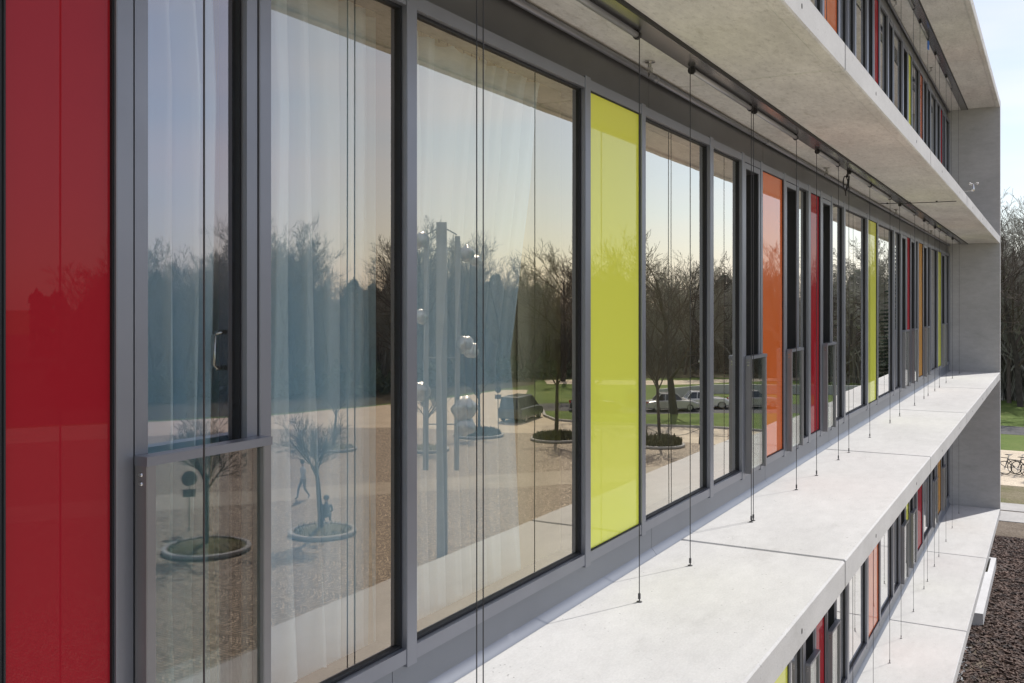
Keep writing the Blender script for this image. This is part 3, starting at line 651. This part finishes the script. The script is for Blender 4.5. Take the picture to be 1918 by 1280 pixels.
# undergrowth of the wood
mb = MB(); rnd = random.Random(33)
for k in range(24000):
    phi = rnd.uniform(-14,53) if k < 16000 else rnd.uniform(-5,4); rr = wood_r(phi) + rnd.uniform(0,34); x, y = rr*math.cos(R(phi)), 2.4 - rr*math.sin(R(phi)); h = rnd.uniform(1.2,5.5) * (1 if k < 16000 else rnd.uniform(1,1.9))
    lx, ly = rnd.uniform(-.35,.35)*h, rnd.uniform(-.35,.35)*h; w = rnd.uniform(.02,.05); a = rnd.uniform(0,3.14); n = len(mb.v); wx, wy = w*math.cos(a), w*math.sin(a)
    mb.v += [(x-wx,y-wy,G),(x+wx,y+wy,G),(x+lx*.5+rnd.uniform(-.3,.3),y+ly*.5,G+h*.55),(x+lx,y+ly,G+h)]
    mb.f += [(n,n+1,n+2),(n,n+2,n+3)]; mb.m += [0,0]
tag(mb.build('undergrowth', M['twig_wood']), 'grey leafless thicket at the foot of the wood', 'thicket', None, 'stuff')

# dark evergreen mass behind the leafless trees
mb = MB(); rnd = random.Random(44)
for k in range(26000):
    phi = rnd.uniform(-14,56); dep = rnd.random(); rr = wood_r(phi) + 30 + 14*dep; x, y = rr*math.cos(R(phi)), 2.4 - rr*math.sin(R(phi))
    top = 10.6 + 1.6*math.sin(phi*.9) + 1.2*math.sin(phi*2.3+1) + .8*math.sin(phi*5.1)
    z = G + top*(1 - .9*rnd.random()**1.5) - rnd.random()*.4; w, h = rnd.uniform(.25,.6), rnd.uniform(.3,.8); a = rnd.uniform(0,6.28); n = len(mb.v); tl = rnd.uniform(-.4,.4)
    ca, sa = math.cos(a)*w, math.sin(a)*w
    mb.v += [(x-ca,y-sa,z-h*.6),(x+ca,y+sa,z-h*.5),(x+ca*.5+tl,y+sa*.5-tl,z+h*.4),(x-tl*.5,y+tl,z+h*.8)]; mb.f.append((n,n+1,n+2,n+3)); mb.m.append(0)
tag(mb.build('far_wood', M['far_needle']), 'dark evergreen wood behind the leafless trees', 'wood', None, 'stuff')
mb = MB(); rnd = random.Random(45)
for k in range(9000):      # hedge-like brush along the near edge of the wood
    phi = rnd.uniform(23,55); rr = wood_r(phi) - 3 - 9*rnd.random(); x, y = rr*math.cos(R(phi)), 2.4 - rr*math.sin(R(phi))
    top = 2.0 + .7*math.sin(phi*3.1) + .5*math.sin(phi*7.7+2); z = G + top*rnd.random()**.7; w, h = rnd.uniform(.12,.35), rnd.uniform(.15,.4); a = rnd.uniform(0,6.28); n = len(mb.v); tl = rnd.uniform(-.2,.2)
    ca, sa = math.cos(a)*w, math.sin(a)*w
    mb.v += [(x-ca,y-sa,z-h*.6),(x+ca,y+sa,z-h*.5),(x+ca*.5+tl,y+sa*.5-tl,z+h*.4),(x-tl*.5,y+tl,z+h*.8)]; mb.f.append((n,n+1,n+2,n+3)); mb.m.append(0)
tag(mb.build('brush', M['far_needle']), 'low dark green brush along the edge of the wood', 'brush', None, 'stuff')
PLAZA = dict(straight=.25, wob=.08, up=.07, taper=.6, kids=[8,5,5,4,4], start=.80, spread=[.95,.70,.65,.65,.6], ratio=[.80,.58,.58,.58,.56], thin=.50, min=.0032, bark=M['bark_dark'], tw=M['bark_dark'])
plz = [tree_meshes(200+i, 2.3, .095, 5, PLAZA, 'plaza_tree') for i in range(2)]
LAWN = dict(wob=.14, up=.06, taper=.4, kids=[11,5,5,4], start=.25, spread=[1.0,.8,.8,.8], ratio=[.5,.55,.58,.55], thin=.6, min=.012, bark=M['bark_dark'], tw=M['twig'])
lwn = [tree_meshes(300+i, 9.0, .2, 4, LAWN, 'lawn_tree') for i in range(3)]
def ring_planter(loc, r, label, rim=.16, hedge=0.):
    e = empty('tree_ring', loc, 0, label, 'planter', 'round planters on the plaza')
    mb = MB(); mb.lathe([(r-.16,0),(r,0),(r+.03,rim-.03),(r,rim),(r-.14,rim),(r-.16,rim-.06)], (0,0,0), 40); 
    mb.f = mb.f[:-2]; mb.m = mb.m[:-2]; mb.build('rim', M['kerb'], e, None, True)
    mb = MB(); mb.lathe([(0.001,rim+.10),(r*.6,rim+.06),(r-.15,rim-.04)], (0,0,0), 32); mb.f = mb.f[:-2]; mb.m = mb.m[:-2]; mb.build('earth', M['dry'], e, None, True)
    mb = MB(); q = random.Random(int(loc[0]*10))
    for k in range(900 if not hedge else 2200):
        a = q.uniform(0,6.28); rr = (r-.18)*math.sqrt(q.random()); x, y = rr*math.cos(a), rr*math.sin(a); h = q.uniform(.08,.26) + hedge*q.uniform(.1,1)*(1.15 - .8*(rr/r)**3) * (.6+.8*noise.noise(Vector((x*1.3,y*1.3,loc[0]))+Vector((.5,.5,0)))**2 + .4*q.random()); b = q.uniform(0,6.28); w = .02 + .03*(hedge > 0)
        z0 = 0 if not hedge else max(0, h-.25)
        n = len(mb.v); mb.v += [(x-w*math.cos(b),y-w*math.sin(b),rim*.6+z0),(x+w*math.cos(b),y+w*math.sin(b),rim*.6+z0),(x+q.uniform(-.1,.1),y+q.uniform(-.1,.1),rim*.6+h)]; mb.f.append((n,n+1,n+2)); mb.m.append(0)
    tag(mb.build('planting', M['shrub'], e), kind='stuff'); return e
for (x, y, r, rb, tl, ms, s, rz, hd) in (
    (28.0,-19.5,1.25,'round planter ring holding the spreading tree reflected in the medium window','small bare tree with spreading crown in the ring nearest the mast',plz[0],(1.25,1.15),.4,0),
    (24.1,-21.5,1.5,'round planter ring reflected behind the glass guard of the near window door','small bare tree reflected in the near window door',plz[1],(1.25,1.15),2.1,0),
    (47.0,-27.9,1.3,'round planter ring reflected beside the mast foot','small dark bare tree just left of the mast in the reflection',plz[1],(.95,1.0),4.0,0),
    (53.9,-28.5,1.7,'round hedge planter reflected right of the mast','small bare tree in the hedge planter right of the mast',plz[0],(1.2,1.3),1.4,.35),
    (54.9,-23.2,1.7,'round hedge planter beside the lawn corner, near the lime panel','bare tree in the hedge planter near the lime panel',plz[1],(1.5,1.9),5.2,.35),
    (44.5,-33.0,1.3,'round planter ring at the far side of the plaza','small bare tree at the far side of the plaza',plz[0],(1.0,1.0),3.0,0),
    (56.0,-16.5,1.5,'round planter with shrubs and pale rim near the parked cars','slim bare tree in the shrub planter near the parked cars',plz[1],(1.35,1.9),.9,.5)):
    ring_planter((x, y, G+.002), r, rb, .16, hd)
    put_tree(ms, (x, y, G+.1), s, rz, 'plaza_tree', tl, 'small trees in rings on the plaza')
for i, (x, y, s, lb) in enumerate(((73.1,-21.8,1.25,'large dark bare tree on the lawn in front of the parked cars'),(91.9,-25.6,1.1,'bare tree by the low retaining wall'),(66.5,-26.5,1.0,'bare tree at the lawn corner near the road'),
    (70.5,-29,1.15,'taller bare tree behind the lawn corner'),(84,-34,1.2,'bare tree beside the pale path'),(97,-44,1.3,'bare tree between the path and the wood'),(80,-52,1.3,'bare tree left of the pale path'),(92,-12.5,.9,'bare tree right of the parked cars'))):
    put_tree(lwn[i % 3], (x, y, G), (s, s), i*1.3, 'lawn_tree', lb, 'single trees on the lawns')
# trees in direct view at the right edge, before the wood
for i, (x, y, s, lb) in enumerate(((90,6.5,1.0,'bare tree at the wood edge beyond the end wall, left one'),(93,2.6,1.15,'bare tree at the wood edge beyond the end wall, middle one'),(88,-.6,1.05,'bare tree with low boughs over the lawn beyond the end wall'))):
    put_tree(lwn[i % 3], (x, y, G), (s*1.2, s*1.25), i*2.1+.6, 'lawn_tree', lb, 'single trees on the lawns')
# spruce
def spruce():
    q = random.Random(9); tk, nd = MB(), MB(); H = 13.0
    tk.tube([(0,0,-.1),(0,0,H*.5),(0,0,H)], [.17,.1,.015], 8)
    z = 1.0
    while z < H-.15:
        L = (H-z)*.20 + .25
        for k in range(7):
            a = q.uniform(0,6.28); l = L*q.uniform(.75,1.1); base = Vector((0,0,z)); d = Vector((math.cos(a), math.sin(a), 0))
            pts = [base, base+d*l*.5+Vector((0,0,-.10*l)), base+d*l+Vector((0,0,-.12*l))]; tk.tube(pts, [.025,.018,.006], 4, 0, False)
            m = int(10 + l*30)
            for j in range(m):
                t = .15+.85*j/m; c = base + d*l*t + Vector((0,0,-.13*l*t)); s = q.choice((-1,1)); w = (.16+.30*(1-t))*l*.6*q.uniform(.4,1.1)+.06
                pd = Vector((-d.y, d.x, 0))*s; e1 = c + (pd*.8+d*.6)*w + Vector((0,0,-.35*w)); n = len(nd.v); th = .045
                nd.v += [tuple(c+d*th), tuple(c-d*th), tuple(e1-d*th*.4+Vector((0,0,-.05))), tuple(e1+d*th*.4)]; nd.f.append((n,n+1,n+2,n+3)); nd.m.append(0)
        z += .23
    return tk.mesh('spruce_trunk', M['bark_dark']), nd.mesh('spruce_needles', M['needle'])
sp = spruce(); e = empty('spruce_tree', (62.5,-3.4,G), 0, 'dark green spruce reflected in the far windows', 'tree'); link('trunk', sp[0], e); link('crown', sp[1], e)

# ------------------------------------------------------------------ parked cars
M['tyre'] = flat('tyre_rubber', (.02,.02,.02), .8); M['rim'] = flat('wheel_rim', (.45,.45,.46), .3, .9)
M['cglass'] = flat('car_glass', (.02,.025,.03), .04, 0, spec=1.0); M['lampglass'] = flat('car_headlamp', (.7,.7,.7), .1); M['redlamp'] = flat('car_rear_lamp', (.4,.02,.02), .15)
def paint(name, c):
    m = flat(name, c, .28, .35); m.node_tree.nodes['Principled BSDF'].inputs['Coat Weight'].default_value = 1; m.node_tree.nodes['Principled BSDF'].inputs['Coat Roughness'].default_value = .03; return m
def car_meshes(van=False):
    L = 4.4 if not van else 4.9
    lo = [(-.5,.28),(-.495,.55),(-.47,.78),(-.30,.90),(.16,.95),(.36,.90),(.47,.72),(.5,.5),(.49,.28),(.40,.2),(-.42,.2)] if not van else [(-.5,.3),(-.5,.8),(-.48,1.05),(-.2,1.08),(.25,1.05),(.40,.95),(.48,.75),(.5,.5),(.49,.3),(.4,.22),(-.42,.22)]
    body = MB(); rings = []
    for y, s, dz in ((-.90,.94,.10),(-.88,.985,.03),(-.80,1,0),(.80,1,0),(.88,.985,.03),(.90,.94,.10)):
        rings.append([(x*L*s, y, max(z - (dz if z > .6 else -dz), .2)) for x, z in lo])
    body.loft(rings)
    if not van: base, top, zb, zt = (-.34,.20), (-.22,.05), .90, 1.44
    else: base, top, zb, zt = (-.485,.34), (-.46,.12), 1.05, 1.86
    gl = MB(); gl.loft([[(base[0]*L,-.74,zb-.03),(base[1]*L,-.74,zb-.03),(base[1]*L,.74,zb-.03),(base[0]*L,.74,zb-.03)],[(top[0]*L,-.58,zt),(top[1]*L,-.58,zt),(top[1]*L,.58,zt),(top[0]*L,.58,zt)]])
    rf = MB(); rf.loft([[(top[0]*L-.03,-.60,zt-.03),(top[1]*L+.06,-.60,zt-.03),(top[1]*L+.06,.60,zt-.03),(top[0]*L-.03,.60,zt-.03)],[(top[0]*L+.15,-.5,zt+.045),(top[1]*L-.1,-.5,zt+.045),(top[1]*L-.1,.5,zt+.045),(top[0]*L+.15,.5,zt+.045)]])
    for sy in (-1,1):
        for fx in (0, .38, 1):
            b = base[0]+(base[1]-base[0])*fx; t = top[0]+(top[1]-top[0])*fx
            rf.tube([(b*L, sy*.745, zb-.03),(t*L, sy*.59, zt)], .035, 5)
    wh = MB(); wh.loft([[(r*math.cos(a), y, r*math.sin(a)) for a in [2*math.pi*i/20 for i in range(20)]] for y, r in ((-.1,.28),(-.09,.32),(.09,.32),(.1,.28))])
    rm = MB(); rm.loft([[(r*math.cos(a), y, r*math.sin(a)) for a in [2*math.pi*i/14 for i in range(14)]] for y, r in ((-.112,.20),(.112,.20))])
    return L, body, gl, rf, wh, rm
def make_car(name, cname, c, label, loc, rz, van=False, group='cars parked across the plaza'):
    L, body, gl, rf, wh, rm = car_meshes(van); p = paint(cname, c); e = empty(name, loc, rz, label, 'van' if van else 'car', group)
    b = body.build('body', p, e); bv = b.modifiers.new('bevel', 'BEVEL'); bv.width = .05; bv.segments = 2; bv.limit_method = 'ANGLE'
    gl.build('glazing', M['cglass'], e); rf.build('roof', p, e)
    wm, rmm = wh.mesh('tyre', M['tyre']), rm.mesh('rim', M['rim'])
    for x in (-.31*L, .32*L):
        for y in (-.80, .80): w = link('wheel', wm, e, (x, y, .32)); link('rim', rmm, w)
    for y in (-.62, .62):
        h = MB(); h.box(.455*L,.495*L,y-.17,y+.17,.62,.74); h.build('headlight', M['lampglass'], e)
        h = MB(); h.box(-.498*L,-.47*L,y-.14,y+.14,.66,.78); h.build('rear_light', M['redlamp'], e)
    return e
make_car('parked_car','silver_paint',(.55,.54,.50),'silver car parked nearest behind the big bare tree',(75.4,-22.9,G),R(58))
make_car('parked_car','white_paint',(.75,.74,.72),'white car parked behind the silver car',(78.3,-21.2,G),R(58))
make_car('parked_car','beige_paint',(.5,.48,.44),'pale car at the right end of the parked row',(81.0,-17.6,G),R(58))
make_car('parked_car','dark_paint',(.05,.055,.07),'dark car at the left end of the parked row',(71.6,-28.2,G),R(62))
make_car('parked_van','dark_olive_paint',(.10,.105,.09),'dark estate van standing on the road by the plaza',(63.5,-30.6,G),R(-8), True)

# ------------------------------------------------------------------ mast sculpture with mirror globes
ms_ = empty('mast_sculpture', (27.4,-13.6,G), math.atan2(.869,.495), 'tall grey steel mast with side strips and polished globes', 'sculpture')
M['dull'] = flat('weathered_steel_globe', (.62,.61,.58), .38, .9, .25, 5, .3, 12)
M['mast'] = flat('painted_mast_steel', (.42,.42,.40), .5, .3, .15, 2)
mb = MB(); mb.box(-.17,.17,-.12,.12,0,11.57); mb.build('mast', M['mast'], ms_)
for sx in (-1,1):
    mb = MB(); mb.box(sx*.52-.09,sx*.52+.09,-.03,.03,3.0,11.1); mb.build('side_strip', M['mast'], ms_)
    for z in (11.15, 10.6, 6.9, 4.6):
        mb = MB(); mb.tube([(sx*.15,0,z+(.2 if z > 11 else 0)),(sx*.5,0,z)], .025, 6); mb.build('bracket', M['mast'], ms_)
def lump(r, seed):
    q = random.Random(seed); mb = MB(); rings = []
    for i in range(1,12):
        t = math.pi*i/12; ring = []
        for j in range(20):
            a = 2*math.pi*j/20; d = Vector((math.sin(t)*math.cos(a), math.sin(t)*math.sin(a), math.cos(t)))
            rr = r*(1 + .34*noise.noise(d*1.8+Vector((seed,0,0)))); ring.append(tuple(d*rr))
        rings.append(ring)
    mb.loft(rings); return mb.mesh('globe', M['dull'], True)
for i, (x, z, r) in enumerate(((.85,10.5,.27),(1.15,10.25,.20),(-.72,10.95,.27),(-.70,8.3,.25),(.80,7.35,.30),(1.0,7.15,.26),(-.72,5.75,.32),(.78,5.15,.42),(.82,4.55,.34))):
    link('globe', lump(r, i+1), ms_, (x, .05, z))
    mb = MB(); mb.tube([((.55 if x > 0 else -.55),0,z),(x,.05,z)], .02, 6); mb.build('arm', M['mast'], ms_)

# ------------------------------------------------------------------ signs, chain posts, lamp
M['post'] = flat('galvanised_post', (.3,.3,.3), .5, .6); M['signback'] = flat('sign_back_grey', (.17,.18,.185), .5, .3)
def round_sign(loc, rz, h, r, label, plate):
    e = empty('road_sign', loc, rz, label, 'sign'); mb = MB(); mb.tube([(0,0,0),(0,0,h)], .03, 8); mb.build('post', M['post'], e)
    mb = MB(); mb.loft([[(y, r*math.cos(a), h-r+r*math.sin(a)) for a in [2*math.pi*i/28 for i in range(28)]] for y in (.03,.045)]); mb.build('disc', M['signback'], e)
    mb = MB(); mb.box(.03,.042,-plate,plate,h-2*r-.42,h-2*r-.12); mb.build('plate', M['signback'], e)
round_sign((25.9,-24.4,G), R(-45), 2.3, .30, 'round sign with small plate on a post, seen from behind in the near door glass', .24)
round_sign((57.6,-29.1,G), R(-30), 3.0, .24, 'round sign over a dark plate on a post beside the road', .24)
M['poster'] = flat('blue_poster', (.03,.05,.25), .5, 0, .6, 2.)
e = empty('poster_board', (71.8,-25.0,G), R(-20), 'small blue and red poster board on the lawn beside the parked cars', 'sign')
for yy in (-.4, .4): mb = MB(); mb.tube([(0,yy,0),(0,yy,1.9)], .03, 6); mb.build('leg', M['post'], e)
mb = MB(); mb.box(-.03,.03,-.5,.5,.55,1.9); mb.build('board', M['poster'], e)
M['redprint'] = flat('red_print', (.4,.04,.05), .5)
mb = MB(); mb.box(-.034,-.03,-.2,.3,1.0,1.5); mb.build('print', M['redprint'], e)
posts = [(55.8,-21.0),(57.0,-17.8),(57.9,-14.6),(58.5,-11.6)]
for i, (x, y) in enumerate(posts):
    e = empty('chain_post', (x, y, G), 0, ['chain post nearest the hedge planter','chain post between hedge planter and shrub planter','leaning chain post right of the shrub planter','chain post beside the red rack'][i], 'post', 'posts carrying the chain along the plaza edge')
    mb = MB(); mb.tube([(0,0,0),(.05,.03,1.0)], .035, 8); mb.build('post', M['black'], e)
    mb = MB(); mb.lathe([(0,0),(.05,.0),(.05,.04),(0,.07)], (.05,.03,1.0), 10); mb.build('cap', M['black'], e)
for i, (a, b) in enumerate(zip(posts[:-1], posts[1:])):
    e = empty('barrier_chain', (a[0], a[1], G), 0, ['sagging chain left of the shrub planter','sagging chain behind the shrub planter','sagging chain right of the leaning post'][i], 'chain', 'chains along the plaza edge')
    mb = MB(); mb.tube([((b[0]-a[0])*t+.05, (b[1]-a[1])*t+.03, .95-.45*(1-(2*t-1)**2)) for t in [j/12 for j in range(13)]], .014, 5); mb.build('links', M['black'], e)
M['redrack'] = flat('dark_red_paint', (.16,.03,.025), .5)
e = empty('bicycle_rack', (59.3,-12.6,G), R(-20), 'dark red tubular rack at the plaza edge', 'rack')
mb = MB(); mb.tube([(0,-.6,0),(0,-.6,.95),(0,.6,.95),(0,.6,0)], .03, 8); mb.build('hoop', M['redrack'], e)
mb = MB(); mb.tube([(0,-.6,.5),(0,.6,.5)], .022, 8); mb.build('crossbar', M['redrack'], e)
M['globe'] = flat('white_lamp_globe', (.8,.8,.78), .3)
e = empty('globe_lamp', (98.5,-28.0,G), 0, 'globe lamp on a thin post beside the pale path', 'lamp')
mb = MB(); mb.tube([(0,0,0),(0,0,2.6)], .05, 8); mb.build('post', M['post'], e)
mb = MB(); mb.lathe([(.05,-.24)]+[(.26*math.sin(t), -.26*math.cos(t)) for t in [.4+i*.27 for i in range(10)]]+[(.01,.26)], (0,0,2.8), 18); mb.build('globe', M['globe'], e, None, True)

# ------------------------------------------------------------------ bicycles past the end wall
M['bikeframe'] = flat('dark_bicycle_paint', (.03,.032,.04), .4, .3); M['chrome'] = flat('bicycle_metal', (.5,.5,.5), .3, .9)
def bicycle():
    e = empty('bicycle')
    wt = MB()
    for i in range(24):
        pass
    rings = [[((.33+.022*math.cos(b))*math.cos(a), .022*math.sin(b), (.33+.022*math.cos(b))*math.sin(a)) for b in [2*math.pi*k/6 for k in range(6)]] for a in [2*math.pi*i/28 for i in range(29)]]
    wt.loft(rings, 0, False); wm = wt.mesh('tyre', M['tyre'], True)
    sp_ = MB()
    for i in range(14):
        a = 2*math.pi*i/14; sp_.tube([(0,0,0),(.32*math.cos(a),0,.32*math.sin(a))], .003, 3)
    sp_.lathe([(.02,-.04),(.025,0),(.02,.04)], (0,0,0), 8); sm = sp_.mesh('spokes', M['chrome'])
    for x in (-.52,.53): w = link('wheel', wm, e, (x,0,.345)); link('spokes', sm, w)
    f = MB(); bb, st, hd, hb = (-.08,0,.30), (-.20,0,.78), (.36,0,.80), (.40,0,.66)
    for a, b in ((bb,st),(st,hd),(bb,hb),(bb,(-.52,.03,.345)),(st,(-.52,.03,.345)),(hb,(.53,.03,.345)),(hd,hb)): f.tube([a,b], .018, 7)
    f.build('frame', M['bikeframe'], e)
    h = MB(); h.tube([(.36,0,.80),(.33,0,1.0)], .016, 6); h.tube([(.22,-.28,1.05),(.34,-.2,1.02),(.35,.2,1.02),(.22,.28,1.05)], .014, 6); h.build('handlebar', M['chrome'], e)
    s = MB(); s.tube([(-.20,0,.76),(-.22,0,.92)], .014, 6); s.loft([[(-.36,-.09,.93),(-.36,.09,.93),(-.34,.09,.97),(-.34,-.09,.97)],[(-.18,-.05,.94),(-.18,.05,.94),(-.18,.045,.98),(-.18,-.045,.98)],[(-.06,-.02,.94),(-.06,.02,.94),(-.06,.02,.965),(-.06,-.02,.965)]]); s.build('saddle', M['black'], e)
    c = MB(); c.tube([(-.08,-.08,.30),(-.02,-.08,.16)], .012, 6); c.tube([(-.08,.08,.30),(-.14,.08,.44)], .012, 6); c.lathe([(.0,-.0),(.09,0),(.09,.006),(0,.006)], (0,0,0), 14); c.build('crank', M['chrome'], e)
    m = MB(); m.loft([[(-.52+.37*math.cos(a), y, .345+.37*math.sin(a)) for a in [R(20)+i*.3 for i in range(8)]] for y in (-.025,.025)], 0, False, False); m.build('mudguard', M['bikeframe'], e)
    return e
proto = bicycle()
for i, (x, y, rz) in enumerate(((55.2,1.75,R(80)),(55.5,1.15,R(84)),(55.4,.55,R(78)),(55.8,2.35,R(83)),(55.6,-.1,R(80)))):
    o = proto if i == 0 else copy_tree(proto)
    o.location = (x, y, G+.002); o.rotation_euler = (R(4), 0, rz)
    tag(o, ['dark bicycle parked nearest the end wall','dark bicycle second from the end wall','dark bicycle third from the end wall','dark bicycle mostly hidden behind the end wall','dark bicycle at the outer end of the row'][i], 'bicycle', 'bicycles parked beyond the end wall')

# ------------------------------------------------------------------ people on the plaza
def person_mat(name, top, legs, zsplit, skin, zneck):
    m, n, l, b = new_mat(name); t = n.new('ShaderNodeTexCoord'); s = n.new('ShaderNodeSeparateXYZ'); l.new(t.outputs['Object'], s.inputs[0])
    cr = n.new('ShaderNodeValToRGB'); cr.color_ramp.interpolation = 'CONSTANT'; e = cr.color_ramp.elements; e.new(.5)
    e[0].position = 0; e[0].color = (*legs,1); e[1].position = zsplit/2; e[1].color = (*top,1); e[2].position = zneck/2; e[2].color = (*skin,1)
    d = n.new('ShaderNodeMath'); d.operation = 'DIVIDE'; d.inputs[1].default_value = 2; l.new(s.outputs['Z'], d.inputs[0]); l.new(d.outputs[0], cr.inputs['Fac']); l.new(cr.outputs['Color'], b.inputs['Base Color']); b.inputs['Roughness'].default_value = .8; return m
def person(loc, rz, label, J, edges, rad, mat, hairz):
    e = empty('person', loc, rz, label, 'person')
    me = bpy.data.meshes.new('body'); me.from_pydata(J, edges, []); me.materials.append(mat); o = link('body', me, e)
    sk = o.modifiers.new('skin', 'SKIN'); sk.use_smooth_shade = True
    for v, r in zip(me.skin_vertices[0].data, rad): v.radius = (r, r*.85)
    me.skin_vertices[0].data[0].use_root = True
    o.modifiers.new('sub', 'SUBSURF').render_levels = 2; o.modifiers['sub'].levels = 2
    h = MB(); hx, hz = hairz; h.lathe([(.02,.125),(.07,.11),(.10,.06),(.108,.0),(.09,-.05),(.075,-.06)], (hx,0,hz), 14); h.build('hair', M['black'], e, None, True); return e
# pelvis chest neck headlow headtop  Lsh Lel Lha  Rsh Rel Rha  Lhip Lkn Lan Lto  Rhip Rkn Ran Rto
ED = [(0,1),(1,2),(2,3),(3,4),(1,5),(5,6),(6,7),(1,8),(8,9),(9,10),(0,11),(11,12),(12,13),(13,14),(0,15),(15,16),(16,17),(17,18)]
RD = [.13,.15,.055,.075,.085,.07,.048,.035,.07,.048,.035,.10,.065,.045,.04,.10,.065,.045,.04]
walk = [(0,0,.93),(.02,0,1.28),(.03,0,1.47),(.04,0,1.56),(.05,0,1.66),(.02,.19,1.38),(-.10,.22,1.12),(-.02,.22,.90),(.02,-.19,1.38),(.12,-.22,1.13),(.26,-.20,.98),(0,.09,.88),(.20,.09,.50),(.26,.09,.09),(.40,.09,.04),(0,-.09,.88),(-.02,-.09,.48),(-.28,-.09,.14),(-.20,-.09,.03)]
person((32.6,-24.6,G), R(200), 'person in light jacket walking across the pale paving band', walk, ED, RD, person_mat('walker_clothes', (.50,.52,.54), (.22,.24,.28), .9, (.5,.33,.25), 1.48), (.045,1.66))
sit = [(0,0,.30),(.10,0,.62),(.18,0,.80),(.22,0,.88),(.25,0,.98),(.10,.18,.72),(.18,.22,.48),(.34,.12,.42),(.10,-.18,.72),(.18,-.22,.48),(.34,-.10,.42),(.04,.09,.30),(.42,.11,.42),(.40,.11,.06),(.54,.11,.03),(.04,-.09,.30),(.42,-.11,.42),(.40,-.11,.06),(.54,-.11,.03)]
person((28.95,-20.12,G+.12), R(-35), 'person in dark clothes sitting on the planter rim beside the spreading tree', sit, ED, RD, person_mat('sitter_clothes', (.03,.035,.06), (.03,.04,.09), .3, (.45,.3,.22), .82), (.245,.97))
print('wood trees', nw)
